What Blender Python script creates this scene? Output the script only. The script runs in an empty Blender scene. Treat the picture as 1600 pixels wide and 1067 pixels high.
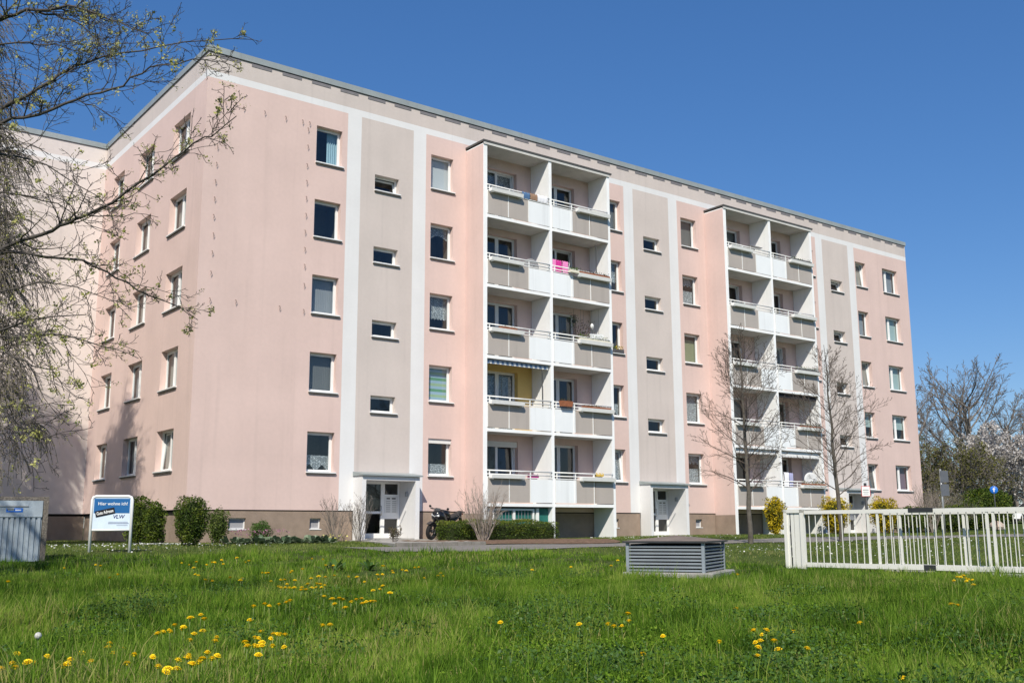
import bpy, math, random
import numpy as np
from mathutils import Vector, Matrix

# ------------------------------------------------------------------ camera, light, exposure
scene = bpy.context.scene
COL = scene.collection
CAM = (-11.857, -32.750, 0.476)
YAW, PITCH, ROLL = 0.6510, 0.1787, -0.0039
cam_data = bpy.data.cameras.new('camera')
cam_data.sensor_width = 36.0
cam_data.lens = 36.243
cam_data.clip_start = 0.05
cam_data.clip_end = 3000.0
cam = bpy.data.objects.new('camera', cam_data)
COL.objects.link(cam)
_fw = Vector((math.sin(YAW)*math.cos(PITCH), math.cos(YAW)*math.cos(PITCH), math.sin(PITCH)))
_r = Vector((math.cos(YAW), -math.sin(YAW), 0))
_u = _r.cross(_fw)
_R = _r*math.cos(ROLL) + _u*math.sin(ROLL)
_U = -_r*math.sin(ROLL) + _u*math.cos(ROLL)
m = Matrix(((_R.x, _U.x, -_fw.x, CAM[0]), (_R.y, _U.y, -_fw.y, CAM[1]), (_R.z, _U.z, -_fw.z, CAM[2]), (0, 0, 0, 1)))
cam.matrix_world = m
scene.camera = cam

SUN_TO = Vector((-0.87, -1.0, 1.22)).normalized()      # direction towards the sun
SUN_EL = math.asin(SUN_TO.z)
SUN_AZ = math.atan2(SUN_TO.x, SUN_TO.y)
world = bpy.data.worlds.new('World')
scene.world = world
world.use_nodes = True
wn = world.node_tree
bg = wn.nodes['Background']
sky = wn.nodes.new('ShaderNodeTexSky')
sky.sky_type = 'NISHITA'
sky.sun_disc = False
sky.sun_elevation = SUN_EL
sky.sun_rotation = SUN_AZ % (2*math.pi)
sky.altitude = 0
sky.air_density = 1.0
sky.dust_density = 0.3
sky.ozone_density = 8.0
gam = wn.nodes.new('ShaderNodeGamma')
gam.inputs['Gamma'].default_value = 0.7
hs = wn.nodes.new('ShaderNodeHueSaturation')
hs.inputs['Hue'].default_value = 0.51
hs.inputs['Saturation'].default_value = 1.32
hs.inputs['Value'].default_value = 1.42
wn.links.new(sky.outputs[0], gam.inputs['Color'])
wn.links.new(gam.outputs[0], hs.inputs['Color'])
wn.links.new(hs.outputs[0], bg.inputs[0])
bg.inputs[1].default_value = 0.122
sun_data = bpy.data.lights.new('sun', 'SUN')
sun_data.energy = 4.7
sun_data.angle = math.radians(0.5)
sun_data.color = (1.0, 0.935, 0.80)
sun = bpy.data.objects.new('sun', sun_data)
COL.objects.link(sun)
sun.rotation_euler = SUN_TO.to_track_quat('Z', 'Y').to_euler()
scene.view_settings.view_transform = 'Standard'
scene.view_settings.look = 'None'
scene.view_settings.gamma = 1.0
scene.view_settings.exposure = 0.15
scene.view_settings.use_curve_mapping = False
scene.render.resolution_x = 1024
scene.render.resolution_y = 682

# ------------------------------------------------------------------ helpers
def tag(o, label=None, cat=None, group=None, kind=None):
    if label: o['label'] = label
    if cat: o['category'] = cat
    if group: o['group'] = group
    if kind: o['kind'] = kind
    return o

def thing(name, label, cat, loc=(0, 0, 0), rz=0.0, group=None):
    o = bpy.data.objects.new(name, None)
    o.empty_display_size = 0.2
    COL.objects.link(o)
    o.location = loc
    o.rotation_euler = (0, 0, rz)
    return tag(o, label, cat, group)

def link(name, me, parent=None, loc=None, rz=None):
    o = bpy.data.objects.new(name, me)
    COL.objects.link(o)
    if parent is not None: o.parent = parent
    if loc is not None: o.location = loc
    if rz is not None: o.rotation_euler = (0, 0, rz)
    return o

class MB:
    """collects faces, then makes ONE mesh"""
    def __init__(s):
        s.v = []; s.f = []; s.m = []; s.sm = []
    def add(s, vs, fs, mi=0, sm=False):
        b = len(s.v)
        s.v += [tuple(map(float, p)) for p in vs]
        for f in fs:
            s.f.append(tuple(b+i for i in f)); s.m.append(mi); s.sm.append(sm)
        return s
    def quad(s, a, b, c, d, mi=0):
        return s.add([a, b, c, d], [(0, 1, 2, 3)], mi)
    def box(s, x0, x1, y0, y1, z0, z1, mi=0):
        vs = [(x0, y0, z0), (x1, y0, z0), (x1, y1, z0), (x0, y1, z0), (x0, y0, z1), (x1, y0, z1), (x1, y1, z1), (x0, y1, z1)]
        return s.add(vs, [(0, 3, 2, 1), (4, 5, 6, 7), (0, 1, 5, 4), (1, 2, 6, 5), (2, 3, 7, 6), (3, 0, 4, 7)], mi)
    def cbox(s, x0, x1, y0, y1, z0, z1, c, mi=0):
        """box with chamfered vertical and top edges"""
        c = min(c, (x1-x0)*.45, (y1-y0)*.45, (z1-z0)*.45)
        def ring(z, i): return [(x0+i+c, y0+i, z), (x1-i-c, y0+i, z), (x1-i, y0+i+c, z), (x1-i, y1-i-c, z), (x1-i-c, y1-i, z), (x0+i+c, y1-i, z), (x0+i, y1-i-c, z), (x0+i, y0+i+c, z)]
        vs = ring(z0, 0) + ring(z1-c, 0) + ring(z1, c)
        fs = [tuple(range(7, -1, -1)), tuple(range(16, 24))]
        for k in (0, 8):
            for i in range(8):
                j = (i+1) % 8; fs.append((k+i, k+j, k+8+j, k+8+i))
        return s.add(vs, fs, mi)
    def ring(s, x0, x1, z0, z1, w, y0, y1, mi=0):
        """rectangular frame in the xz plane"""
        s.box(x0, x1, y0, y1, z0, z0+w, mi); s.box(x0, x1, y0, y1, z1-w, z1, mi)
        s.box(x0, x0+w, y0, y1, z0+w, z1-w, mi); s.box(x1-w, x1, y0, y1, z0+w, z1-w, mi)
        return s
    def tube(s, pts, rad, n=6, mi=0, cap=True):
        V, F = tube_arrays(np.array(pts, float), np.array(rad, float) if np.ndim(rad) else np.full(len(pts), float(rad)), n)
        b = [tuple(p) for p in V]; fs = [tuple(f) for f in F]
        if cap: fs += [tuple(range(n-1, -1, -1)), tuple(range(len(b)-n, len(b)))]
        return s.add(b, fs, mi, True)
    def prism(s, prof, y0, y1, mi=0, sm=False):
        """profile in xz, extruded along y"""
        n = len(prof)
        vs = [(p[0], y0, p[1]) for p in prof] + [(p[0], y1, p[1]) for p in prof]
        fs = [tuple(range(n)), tuple(range(2*n-1, n-1, -1))]
        s.add(vs, fs, mi)
        b = len(s.v) - 2*n
        for i in range(n):
            j = (i+1) % n
            s.f.append((b+j, b+i, b+n+i, b+n+j)); s.m.append(mi); s.sm.append(sm)
        return s
    def lathe(s, prof, n=16, c=(0, 0, 0), axis='z', mi=0):
        vs = []
        for r, h in prof:
            for i in range(n):
                a = 2*math.pi*i/n
                p = (r*math.cos(a), r*math.sin(a), h)
                if axis == 'y': p = (p[0], p[2], p[1])
                if axis == 'x': p = (p[2], p[0], p[1])
                vs.append((c[0]+p[0], c[1]+p[1], c[2]+p[2]))
        fs = []
        for k in range(len(prof)-1):
            for i in range(n):
                j = (i+1) % n; fs.append((k*n+i, k*n+j, k*n+n+j, k*n+n+i))
        return s.add(vs, fs, mi, True)
    def mesh(s, name, mats):
        me = bpy.data.meshes.new(name)
        me.from_pydata(s.v, [], s.f)
        for mt in (mats if isinstance(mats, (list, tuple)) else [mats]): me.materials.append(mt)
        me.polygons.foreach_set('material_index', s.m)
        me.polygons.foreach_set('use_smooth', s.sm)
        me.update()
        return me
    def build(s, name, mats, parent=None, loc=None, rz=None):
        return link(name, s.mesh(name, mats), parent, loc, rz)

def tube_arrays(P, R, n):
    T = np.gradient(P, axis=0)
    T /= (np.linalg.norm(T, axis=1)[:, None] + 1e-9)
    mean = np.abs(T.mean(0))
    ref = np.eye(3)[int(np.argmin(mean))]
    A = np.cross(T, ref); A /= (np.linalg.norm(A, axis=1)[:, None] + 1e-9)
    B = np.cross(T, A)
    ang = np.linspace(0, 2*np.pi, n, endpoint=False)
    V = P[:, None, :] + R[:, None, None]*(np.cos(ang)[None, :, None]*A[:, None, :] + np.sin(ang)[None, :, None]*B[:, None, :])
    k = len(P)
    i = np.arange(n); j = (i+1) % n
    base = (np.arange(k-1)*n)[:, None]
    F = np.stack([base+i, base+j, base+n+j, base+n+i], axis=2).reshape(-1, 4)
    return V.reshape(-1, 3), F

def big_mesh(name, V, F, mats, rnd=None, smooth=False):
    """fast mesh from arrays; F is (M,3) or (M,4); rnd is one float per vertex"""
    me = bpy.data.meshes.new(name)
    V = np.ascontiguousarray(V, np.float32); F = np.ascontiguousarray(F, np.int32)
    me.vertices.add(len(V)); me.vertices.foreach_set('co', V.ravel())
    k = F.shape[1]
    me.loops.add(F.size); me.loops.foreach_set('vertex_index', F.ravel())
    me.polygons.add(len(F))
    me.polygons.foreach_set('loop_start', np.arange(0, F.size, k, dtype=np.int32))
    if smooth: me.polygons.foreach_set('use_smooth', np.ones(len(F), bool))
    for mt in (mats if isinstance(mats, (list, tuple)) else [mats]): me.materials.append(mt)
    if rnd is not None:
        at = me.attributes.new('rnd', 'FLOAT', 'POINT')
        at.data.foreach_set('value', np.ascontiguousarray(rnd, np.float32))
    me.update(calc_edges=True)
    me.validate()
    return me

def ss(a, b, x):
    t = np.clip((np.asarray(x, float)-a)/(b-a), 0, 1)
    return t*t*(3-2*t)

def G(x, y):
    """height of the ground"""
    x = np.asarray(x, float); y = np.asarray(y, float)
    z = 0.03 + .09*ss(8, 25, x) - .45*ss(-5, -22, y) + .75*ss(44, 70, x)
    near = ss(-4, -12, y)
    return z + near*(.02*np.sin(x*.9+y*.5) + .015*np.sin(x*.37-y*1.3+2))
def g1(x, y): return float(G(x, y))

# ------------------------------------------------------------------ materials
def _new(name):
    mt = bpy.data.materials.new(name); mt.use_nodes = True
    nt = mt.node_tree
    return mt, nt, nt.nodes['Principled BSDF'], nt.nodes, nt.links

def mat(name, col, rough=0.7, var=0.08, scale=3.0, bump=0.0, bscale=60.0, metal=0.0, spec=0.3, streak=0.0, dirt=None, dirt_amt=0.0, dirt_scale=1.2):
    """plain surface with mottled tone, fine relief, optional vertical streaks and dirt patches"""
    mt, nt, p, N, L = _new(name)
    p.inputs['Roughness'].default_value = rough
    p.inputs['Metallic'].default_value = metal
    p.inputs['Specular IOR Level'].default_value = spec
    geo = N.new('ShaderNodeNewGeometry')
    def noise(sc, det=4, vec=None):
        n = N.new('ShaderNodeTexNoise'); n.inputs['Scale'].default_value = sc; n.inputs['Detail'].default_value = det
        L.new(vec if vec else geo.outputs['Position'], n.inputs['Vector']); return n
    def maprange(src, lo, hi, f0=.3, f1=.7):
        r = N.new('ShaderNodeMapRange'); r.inputs[1].default_value = f0; r.inputs[2].default_value = f1
        r.inputs[3].default_value = lo; r.inputs[4].default_value = hi; L.new(src, r.inputs[0]); return r.outputs[0]
    val = maprange(noise(scale).outputs['Fac'], 1-var, 1+var)
    fine_ = maprange(noise(scale*14, 6).outputs['Fac'], 1-var*.45, 1+var*.45)
    mf = N.new('ShaderNodeMath'); mf.operation = 'MULTIPLY'; L.new(val, mf.inputs[0]); L.new(fine_, mf.inputs[1]); val = mf.outputs[0]
    if streak:
        mp = N.new('ShaderNodeMapping'); mp.inputs['Scale'].default_value = (1, 1, .06)
        L.new(geo.outputs['Position'], mp.inputs['Vector'])
        s2 = maprange(noise(2.2, 6, mp.outputs[0]).outputs['Fac'], 1-streak, 1+streak)
        mu = N.new('ShaderNodeMath'); mu.operation = 'MULTIPLY'; L.new(val, mu.inputs[0]); L.new(s2, mu.inputs[1]); val = mu.outputs[0]
    if streak:
        mp2 = N.new('ShaderNodeMapping'); mp2.inputs['Scale'].default_value = (1, 1, .035)
        L.new(geo.outputs['Position'], mp2.inputs['Vector'])
        s3 = maprange(noise(3.7, 7, mp2.outputs[0]).outputs['Fac'], 1.0, 1-streak*4.5, .56, .74)
        mu2 = N.new('ShaderNodeMath'); mu2.operation = 'MULTIPLY'; L.new(val, mu2.inputs[0]); L.new(s3, mu2.inputs[1]); val = mu2.outputs[0]
    sc = N.new('ShaderNodeVectorMath'); sc.operation = 'SCALE'; sc.inputs[0].default_value = col[:3]
    L.new(val, sc.inputs['Scale'])
    out = sc.outputs[0]
    if dirt:
        mx = N.new('ShaderNodeMix'); mx.data_type = 'RGBA'; mx.inputs[7].default_value = (*dirt, 1)
        L.new(maprange(noise(dirt_scale, 8).outputs['Fac'], 0, dirt_amt, .45, .75), mx.inputs[0]); L.new(out, mx.inputs[6]); out = mx.outputs[2]
    L.new(out, p.inputs['Base Color'])
    if bump:
        b = N.new('ShaderNodeBump'); b.inputs['Strength'].default_value = bump; b.inputs['Distance'].default_value = 0.02
        L.new(noise(bscale, 3).outputs['Fac'], b.inputs['Height']); L.new(b.outputs[0], p.inputs['Normal'])
    return mt

def leafmat(name, stops, rough=.55, trans=.35, spec=.25):
    """foliage: colour by the 'rnd' attribute, light shining through"""
    mt, nt, p, N, L = _new(name)
    at = N.new('ShaderNodeAttribute'); at.attribute_name = 'rnd'
    cr = N.new('ShaderNodeValToRGB')
    el = cr.color_ramp.elements
    while len(el) < len(stops): el.new(.5)
    for e, (pos, c) in zip(el, stops): e.position = pos; e.color = (*c, 1)
    L.new(at.outputs['Fac'], cr.inputs[0])
    L.new(cr.outputs[0], p.inputs['Base Color'])
    p.inputs['Roughness'].default_value = rough
    p.inputs['Specular IOR Level'].default_value = spec
    tr = N.new('ShaderNodeBsdfTranslucent'); L.new(cr.outputs[0], tr.inputs[0])
    mx = N.new('ShaderNodeMixShader'); mx.inputs[0].default_value = trans
    L.new(p.outputs[0], mx.inputs[1]); L.new(tr.outputs[0], mx.inputs[2])
    L.new(mx.outputs[0], N['Material Output'].inputs[0])
    return mt

def glassmat(name, tint=(.78, .84, .86), rough=.0):
    """single window pane: see-through with a mirror sheen"""
    mt, nt, p, N, L = _new(name)
    tr = N.new('ShaderNodeBsdfTransparent'); tr.inputs[0].default_value = (*tint, 1)
    gl = N.new('ShaderNodeBsdfGlossy'); gl.inputs['Roughness'].default_value = rough
    geo = N.new('ShaderNodeNewGeometry')
    dt = N.new('ShaderNodeVectorMath'); dt.operation = 'DOT_PRODUCT'; L.new(geo.outputs['Normal'], dt.inputs[0]); L.new(geo.outputs['Incoming'], dt.inputs[1])
    ab = N.new('ShaderNodeMath'); ab.operation = 'ABSOLUTE'; L.new(dt.outputs['Value'], ab.inputs[0])
    om = N.new('ShaderNodeMath'); om.operation = 'SUBTRACT'; om.inputs[0].default_value = 1.0; L.new(ab.outputs[0], om.inputs[1])
    pw5 = N.new('ShaderNodeMath'); pw5.operation = 'POWER'; pw5.inputs[1].default_value = 5.0; L.new(om.outputs[0], pw5.inputs[0])
    fr = N.new('ShaderNodeMath'); fr.operation = 'MULTIPLY_ADD'; fr.inputs[1].default_value = .90; fr.inputs[2].default_value = .085; L.new(pw5.outputs[0], fr.inputs[0])
    mx = N.new('ShaderNodeMixShader')
    L.new(fr.outputs[0], mx.inputs[0]); L.new(tr.outputs[0], mx.inputs[1]); L.new(gl.outputs[0], mx.inputs[2])
    L.new(mx.outputs[0], N['Material Output'].inputs[0])
    return mt

def clothmat(name, col, alpha=1.0, rough=.9):
    """curtain cloth, thin enough to let some light through; alpha < 1 is open lace"""
    mt, nt, p, N, L = _new(name)
    p.inputs['Base Color'].default_value = (*col, 1); p.inputs['Roughness'].default_value = rough
    p.inputs['Specular IOR Level'].default_value = .1
    if alpha < 1:
        geo = N.new('ShaderNodeNewGeometry')
        v = N.new('ShaderNodeTexVoronoi'); v.inputs['Scale'].default_value = 22
        L.new(geo.outputs['Position'], v.inputs['Vector'])
        r = N.new('ShaderNodeMapRange'); r.inputs[1].default_value = .15; r.inputs[2].default_value = .5
        r.inputs[3].default_value = 1.0; r.inputs[4].default_value = alpha*.6
        L.new(v.outputs['Distance'], r.inputs[0]); L.new(r.outputs[0], p.inputs['Alpha'])
    return mt

M = {}
M['pink'] = mat('pink_plaster', (.668, .507, .468), .92, .05, .55, .25, 90, streak=.014, dirt=(.58, .435, .395), dirt_amt=.16, dirt_scale=.35)
M['beige'] = mat('grey_beige_plaster', (.59, .52, .49), .92, .045, .6, .25, 90, streak=.02, dirt=(.47, .42, .395), dirt_amt=.18, dirt_scale=.4)
M['whitep'] = mat('white_plaster', (.73, .725, .735), .9, .03, .7, .2, 90, streak=.015, dirt=(.55, .52, .50), dirt_amt=.12, dirt_scale=.5)
M['yellowp'] = mat('yellow_plaster', (.66, .46, .17), .9, .04, 1., .2, 90)
M['palepink'] = mat('pale_pink_plaster', (.67, .605, .58), .92, .06, .4, .25, 90, streak=.02, dirt=(.50, .42, .38), dirt_amt=.2, dirt_scale=.3)
M['plinth'] = mat('brown_plinth_render', (.315, .24, .19), .95, .12, 2.5, .5, 120, dirt=(.21, .16, .125), dirt_amt=.4, dirt_scale=1.0)
M['black'] = mat('black_gap', (.012, .011, .01), .9, .1)
M['frame'] = mat('white_window_frame', (.80, .80, .80), .35, .02, 4, spec=.5)
M['sillm'] = mat('grey_sill_metal', (.45, .45, .45), .4, .06, 3, metal=.3)
M['sillu'] = mat('sill_shadow_and_print', (.10, .095, .09), .7, .08)  # near-black: painted shadow below the sills, also print on the bell panel
M['white'] = mat('white_balcony_paint', (.87, .88, .89), .6, .03, 1.5, .1, 80, streak=.012, dirt=(.62, .61, .59), dirt_amt=.10, dirt_scale=.9)
M['panelw'] = mat('white_parapet_panel', (.82, .84, .86), .4, .02, 1.2, streak=.03)
M['panelg'] = mat('taupe_parapet_panel', (.43, .385, .355), .5, .03, 1.2, streak=.02)
M['rail'] = mat('white_metal_rail', (.80, .80, .79), .35, .04, 5)
M['slab'] = mat('concrete_slab', (.58, .57, .55), .9, .08, 2.0, .2, 60)
M['zinc'] = mat('zinc_roof_edge', (.33, .365, .37), .5, .08, 1.2, metal=.15, streak=.03)
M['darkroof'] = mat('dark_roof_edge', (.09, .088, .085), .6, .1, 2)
M['slotm'] = mat('vent_slot_shade', (.20, .19, .205), .8, .1, 5)
M['hook'] = mat('rusty_hook', (.30, .20, .165), .6, .2, 20)
M['glass'] = glassmat('window_glass')
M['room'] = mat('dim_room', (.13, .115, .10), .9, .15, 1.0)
M['blindgrey'] = clothmat('grey_blind', (.34, .34, .36))
M['blinddark'] = clothmat('dark_grey_blind', (.19, .185, .18))
M['blindwhite'] = clothmat('pale_roller_blind', (.66, .66, .67))
M['blindolive'] = clothmat('olive_blind', (.33, .33, .20))
M['blindteal'] = clothmat('pale_teal_blind', (.50, .60, .58))
M['lace'] = clothmat('white_lace', (.80, .82, .85), .55)
M['curtaing'] = clothmat('warm_grey_curtain', (.42, .37, .33))
M['curtainb'] = clothmat('pale_blue_curtain', (.42, .58, .66))
M['curtainp'] = clothmat('dusky_purple_curtain', (.23, .15, .19))
M['stripe1'] = clothmat('green_stripe', (.17, .36, .20)); M['stripe2'] = clothmat('blue_stripe', (.42, .55, .66)); M['stripe3'] = clothmat('pale_green_stripe', (.42, .55, .34))
M['shutter'] = mat('white_shutter_box', (.72, .72, .71), .5, .03)
M['concrete'] = mat('grey_concrete', (.33, .32, .30), .95, .15, 3, .5, 60, dirt=(.20, .19, .17), dirt_amt=.4)
M['asphalt'] = mat('path_asphalt', (.20, .185, .17), .95, .15, 4, .4, 90, dirt=(.24, .23, .21), dirt_amt=.5)
M['road'] = mat('road_asphalt', (.10, .10, .105), .95, .12, 3, .3, 90)
M['mulch'] = mat('bark_mulch', (.16, .10, .065), .98, .35, 9, 1.0, 25)
M['galv'] = mat('galvanised_sheet', (.36, .41, .46), .5, .16, 2.5, metal=.35, dirt=(.22, .25, .28), dirt_amt=.5, dirt_scale=3)
M['aggregate'] = mat('exposed_aggregate_concrete', (.16, .14, .12), .95, .5, 40, 1.0, 60)
M['greylouvre'] = mat('grey_louvre_metal', (.30, .335, .375), .4, .08, 4, metal=.3)
M['rustlid'] = mat('brown_weathered_lid', (.19, .15, .125), .85, .15, 3, .2, 50, dirt=(.24, .21, .19), dirt_amt=.5)
M['gate'] = mat('cream_gate_paint', (.74, .73, .68), .45, .05, 4, dirt=(.5, .48, .42), dirt_amt=.25, dirt_scale=4)
M['darkmetal'] = mat('dark_metal', (.05, .052, .055), .5, .1, 6, metal=.3)
M['post'] = mat('grey_post', (.33, .34, .35), .45, .08, 5, metal=.4)
M['signwhite'] = mat('white_sign_paint', (.80, .80, .80), .35, .02)
M['signblue'] = mat('blue_sign_sheet', (.02, .12, .32), .35, .03)
M['signcloud'] = mat('pale_blue_sign_sheet', (.62, .72, .84), .35, .08, 3)
M['navy'] = mat('navy_print', (.02, .03, .14), .4, .02)
M['blackp'] = mat('black_print', (.015, .015, .02), .4, .02)
M['roadblue'] = mat('blue_traffic_sign', (.02, .16, .62), .4, .02)
M['red'] = mat('red_print', (.55, .03, .03), .4, .02)
M['bikeblack'] = mat('black_bike_paint', (.012, .012, .014), .22, .1, 4, spec=.6)
M['rubber'] = mat('tyre_rubber', (.018, .017, .017), .85, .1, 8)
M['seatm'] = mat('black_vinyl_seat', (.03, .03, .032), .55, .1, 8)
M['chrome'] = mat('bright_metal', (.7, .7, .7), .2, .02, metal=1.0)
M['lamp'] = mat('clear_headlamp', (.85, .87, .9), .12, .02, spec=.8)
M['redlens'] = mat('red_tail_lens', (.35, .01, .01), .2, .02)
M['terracotta'] = mat('terracotta', (.30, .11, .055), .85, .15, 8)
M['boxgrey'] = mat('grey_planter', (.09, .085, .09), .7, .1)
M['pinkcloth'] = clothmat('magenta_towel', (.52, .035, .25)); M['pinkcloth2'] = clothmat('pink_towel', (.66, .22, .45))
M['bluecloth'] = clothmat('blue_cloth', (.08, .16, .30)); M['browncloth'] = clothmat('brown_cloth', (.30, .19, .13)); M['whitecloth'] = clothmat('white_cloth', (.78, .78, .82))
M['lilaccloth'] = clothmat('lilac_cloth', (.35, .36, .55))
M['awning'] = clothmat('white_awning_cloth', (.72, .73, .74)); M['awningb'] = clothmat('blue_awning_stripe', (.16, .24, .38)); M['awningk'] = clothmat('black_awning_cloth', (.03, .03, .035))
M['dish'] = mat('pale_dish', (.62, .63, .64), .5, .03); M['dishg'] = mat('grey_dish', (.25, .25, .26), .5, .05)
M['greenmesh'] = mat('green_screen', (.02, .14, .12), .6, .1, 12)
M['straw'] = clothmat('ochre_cloth', (.55, .38, .10))
M['cream'] = mat('cream_plastic', (.74, .70, .58), .5, .04)
M['bark'] = mat('grey_bark', (.105, .092, .078), .95, .25, 9, .8, 40, dirt=(.17, .155, .13), dirt_amt=.5, dirt_scale=5)
M['twig'] = mat('brown_twigs', (.125, .100, .082), .9, .2, 6)
M['twigpale'] = mat('pale_grey_twigs', (.33, .28, .24), .9, .25, 6)
M['twiggrey'] = mat('grey_brown_twigs', (.19, .165, .145), .9, .2, 4)
M['maple'] = mat('dark_branch_bark', (.075, .066, .06), .9, .3, 12)
M['birch'] = mat('white_birch_bark', (.48, .46, .43), .85, .25, 4, dirt=(.05, .045, .04), dirt_amt=.9, dirt_scale=4)
M['carwhite'] = mat('white_car_paint', (.78, .79, .80), .15, .01, spec=.6)
M['carglass'] = mat('dark_car_glass', (.02, .025, .03), .08, .02, spec=.7)
M['stone'] = mat('pinkish_boulder', (.46, .37, .31), .95, .2, 5, .6, 20)
M['ltstone'] = mat('kerb_concrete', (.36, .345, .32), .95, .15, 6, .4, 60)
M['grass'] = leafmat('grass_blades', [(0, (.034, .078, .006)), (.35, (.102, .206, .017)), (.65, (.182, .305, .030)), (.88, (.295, .390, .062)), (1, (.45, .39, .16))], .6, .42, .12)
M['lawn'] = leafmat('short_lawn_blades', [(0, (.060, .085, .015)), (.5, (.125, .175, .030)), (.85, (.19, .235, .055)), (1, (.30, .27, .12))], .6, .3)
M['weed'] = leafmat('weed_leaves', [(0, (.028, .066, .016)), (.5, (.065, .140, .026)), (1, (.135, .225, .045))], .5, .3)
M['clover'] = leafmat('bright_weed_leaves', [(0, (.045, .100, .008)), (.5, (.132, .250, .016)), (1, (.28, .385, .045))], .6, .38, .12)
M['boxleaf'] = leafmat('dark_green_leaves', [(0, (.030, .050, .007)), (.5, (.075, .118, .012)), (1, (.165, .205, .026))], .5, .25)
M['boxleaf2'] = leafmat('yew_leaves', [(0, (.022, .044, .006)), (.5, (.066, .110, .011)), (1, (.165, .190, .022))], .5, .2)
M['lightleaf'] = leafmat('fresh_green_leaves', [(0, (.05, .085, .012)), (.5, (.10, .15, .025)), (1, (.20, .23, .06))], .5, .3)
M['fern'] = leafmat('feathery_leaves', [(0, (.05, .11, .02)), (1, (.13, .22, .05))], .5, .3)
M['hosta'] = leafmat('fleshy_leaves', [(0, (.075, .12, .06)), (.6, (.17, .23, .14)), (1, (.30, .36, .25))], .4, .2)
M['forsythia'] = leafmat('forsythia_bloom', [(0, (.12, .13, .01)), (.3, (.36, .28, .01)), (.7, (.62, .46, .015)), (1, (.80, .62, .05))], .6, .3)
M['bud'] = leafmat('yellow_green_buds', [(0, (.30, .31, .07)), (1, (.66, .63, .26))], .6, .4)
M['catkin'] = leafmat('olive_catkins', [(0, (.12, .12, .025)), (.6, (.27, .27, .055)), (1, (.44, .43, .10))], .7, .35)
M['blossom'] = leafmat('white_blossom', [(0, (.30, .27, .24)), (.5, (.52, .48, .45)), (1, (.78, .75, .73))], .7, .3)
M['olive'] = leafmat('young_olive_leaves', [(0, (.06, .062, .016)), (.6, (.135, .135, .030)), (1, (.23, .22, .05))], .6, .3)
M['conifer'] = leafmat('conifer_needles', [(0, (.03, .032, .014)), (1, (.09, .080, .04))], .7, .1)
M['dandelion'] = mat('yellow_dandelion', (.86, .64, .012), .7, .12, 60)
M['stem'] = mat('pale_green_stem', (.17, .22, .07), .6, .1, 20)
M['puff'] = mat('grey_seed_head', (.52, .51, .48), .9, .2, 80)
M['daisy'] = leafmat('white_daisies', [(0, (.6, .6, .55)), (1, (.82, .82, .8))], .7, .2)
M['purple'] = leafmat('pink_purple_flowers', [(0, (.24, .10, .16)), (1, (.45, .25, .32))], .7, .2)
M['yellowfl'] = leafmat('pale_yellow_flowers', [(0, (.55, .5, .10)), (1, (.75, .70, .25))], .7, .2)
M['darkplant'] = leafmat('blackish_purple_leaves', [(0, (.015, .013, .018)), (1, (.05, .04, .06))], .6, .1)
M['rosel'] = leafmat('reddish_rose_leaves', [(0, (.05, .045, .02)), (.6, (.11, .10, .04)), (1, (.16, .07, .05))], .5, .3)

def groundmat():
    mt, nt, p, N, L = _new('grassy_soil')
    p.inputs['Roughness'].default_value = .95; p.inputs['Specular IOR Level'].default_value = .1
    geo = N.new('ShaderNodeNewGeometry')
    n1 = N.new('ShaderNodeTexNoise'); n1.inputs['Scale'].default_value = .7; n1.inputs['Detail'].default_value = 6
    n2 = N.new('ShaderNodeTexNoise'); n2.inputs['Scale'].default_value = 14; n2.inputs['Detail'].default_value = 6
    L.new(geo.outputs['Position'], n1.inputs['Vector']); L.new(geo.outputs['Position'], n2.inputs['Vector'])
    c = N.new('ShaderNodeValToRGB')
    e = c.color_ramp.elements; e[0].position = .3; e[0].color = (.035, .05, .012, 1); e[1].position = .7; e[1].color = (.085, .12, .026, 1)
    x = e.new(.5); x.color = (.055, .085, .018, 1)
    L.new(n2.outputs['Fac'], c.inputs[0])
    mx = N.new('ShaderNodeMix'); mx.data_type = 'RGBA'; mx.inputs[7].default_value = (.095, .085, .035, 1)
    r = N.new('ShaderNodeMapRange'); r.inputs[1].default_value = .52; r.inputs[2].default_value = .75; r.inputs[4].default_value = .6
    L.new(n1.outputs['Fac'], r.inputs[0]); L.new(r.outputs[0], mx.inputs[0]); L.new(c.outputs[0], mx.inputs[6])
    L.new(mx.outputs[2], p.inputs['Base Color'])
    b = N.new('ShaderNodeBump'); b.inputs['Strength'].default_value = .8; b.inputs['Distance'].default_value = .03
    L.new(n2.outputs['Fac'], b.inputs['Height']); L.new(b.outputs[0], p.inputs['Normal'])
    return mt
M['ground'] = groundmat()
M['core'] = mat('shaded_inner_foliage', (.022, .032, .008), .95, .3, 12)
M['kerbdark'] = mat('weathered_kerb', (.20, .185, .165), .95, .2, 6, .5, 60)

# ------------------------------------------------------------------ ground, paths
def terrain(name, xs, ys, dz, mt):
    X, Y = np.meshgrid(xs, ys)
    Z = G(X, Y) + dz
    nx, ny = len(xs), len(ys)
    V = np.stack([X.ravel(), Y.ravel(), Z.ravel()], 1)
    i, j = np.meshgrid(np.arange(nx-1), np.arange(ny-1))
    a = (j*nx+i).ravel()
    F = np.stack([a, a+1, a+nx+1, a+nx], 1)
    return link(name, big_mesh(name, V, F, mt, smooth=True))
far = [90, 110, 150, 250, 500, 1000, 2000]
gx = np.array([-v for v in reversed(far)] + list(np.arange(-60, 86, 1.0)) + far, float)
gy = np.array([-v for v in reversed(far)] + list(np.arange(-60, 61, 1.0)) + far, float)
tag(terrain('ground', gx, gy, 0.0, M['ground']), kind='structure')

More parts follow.
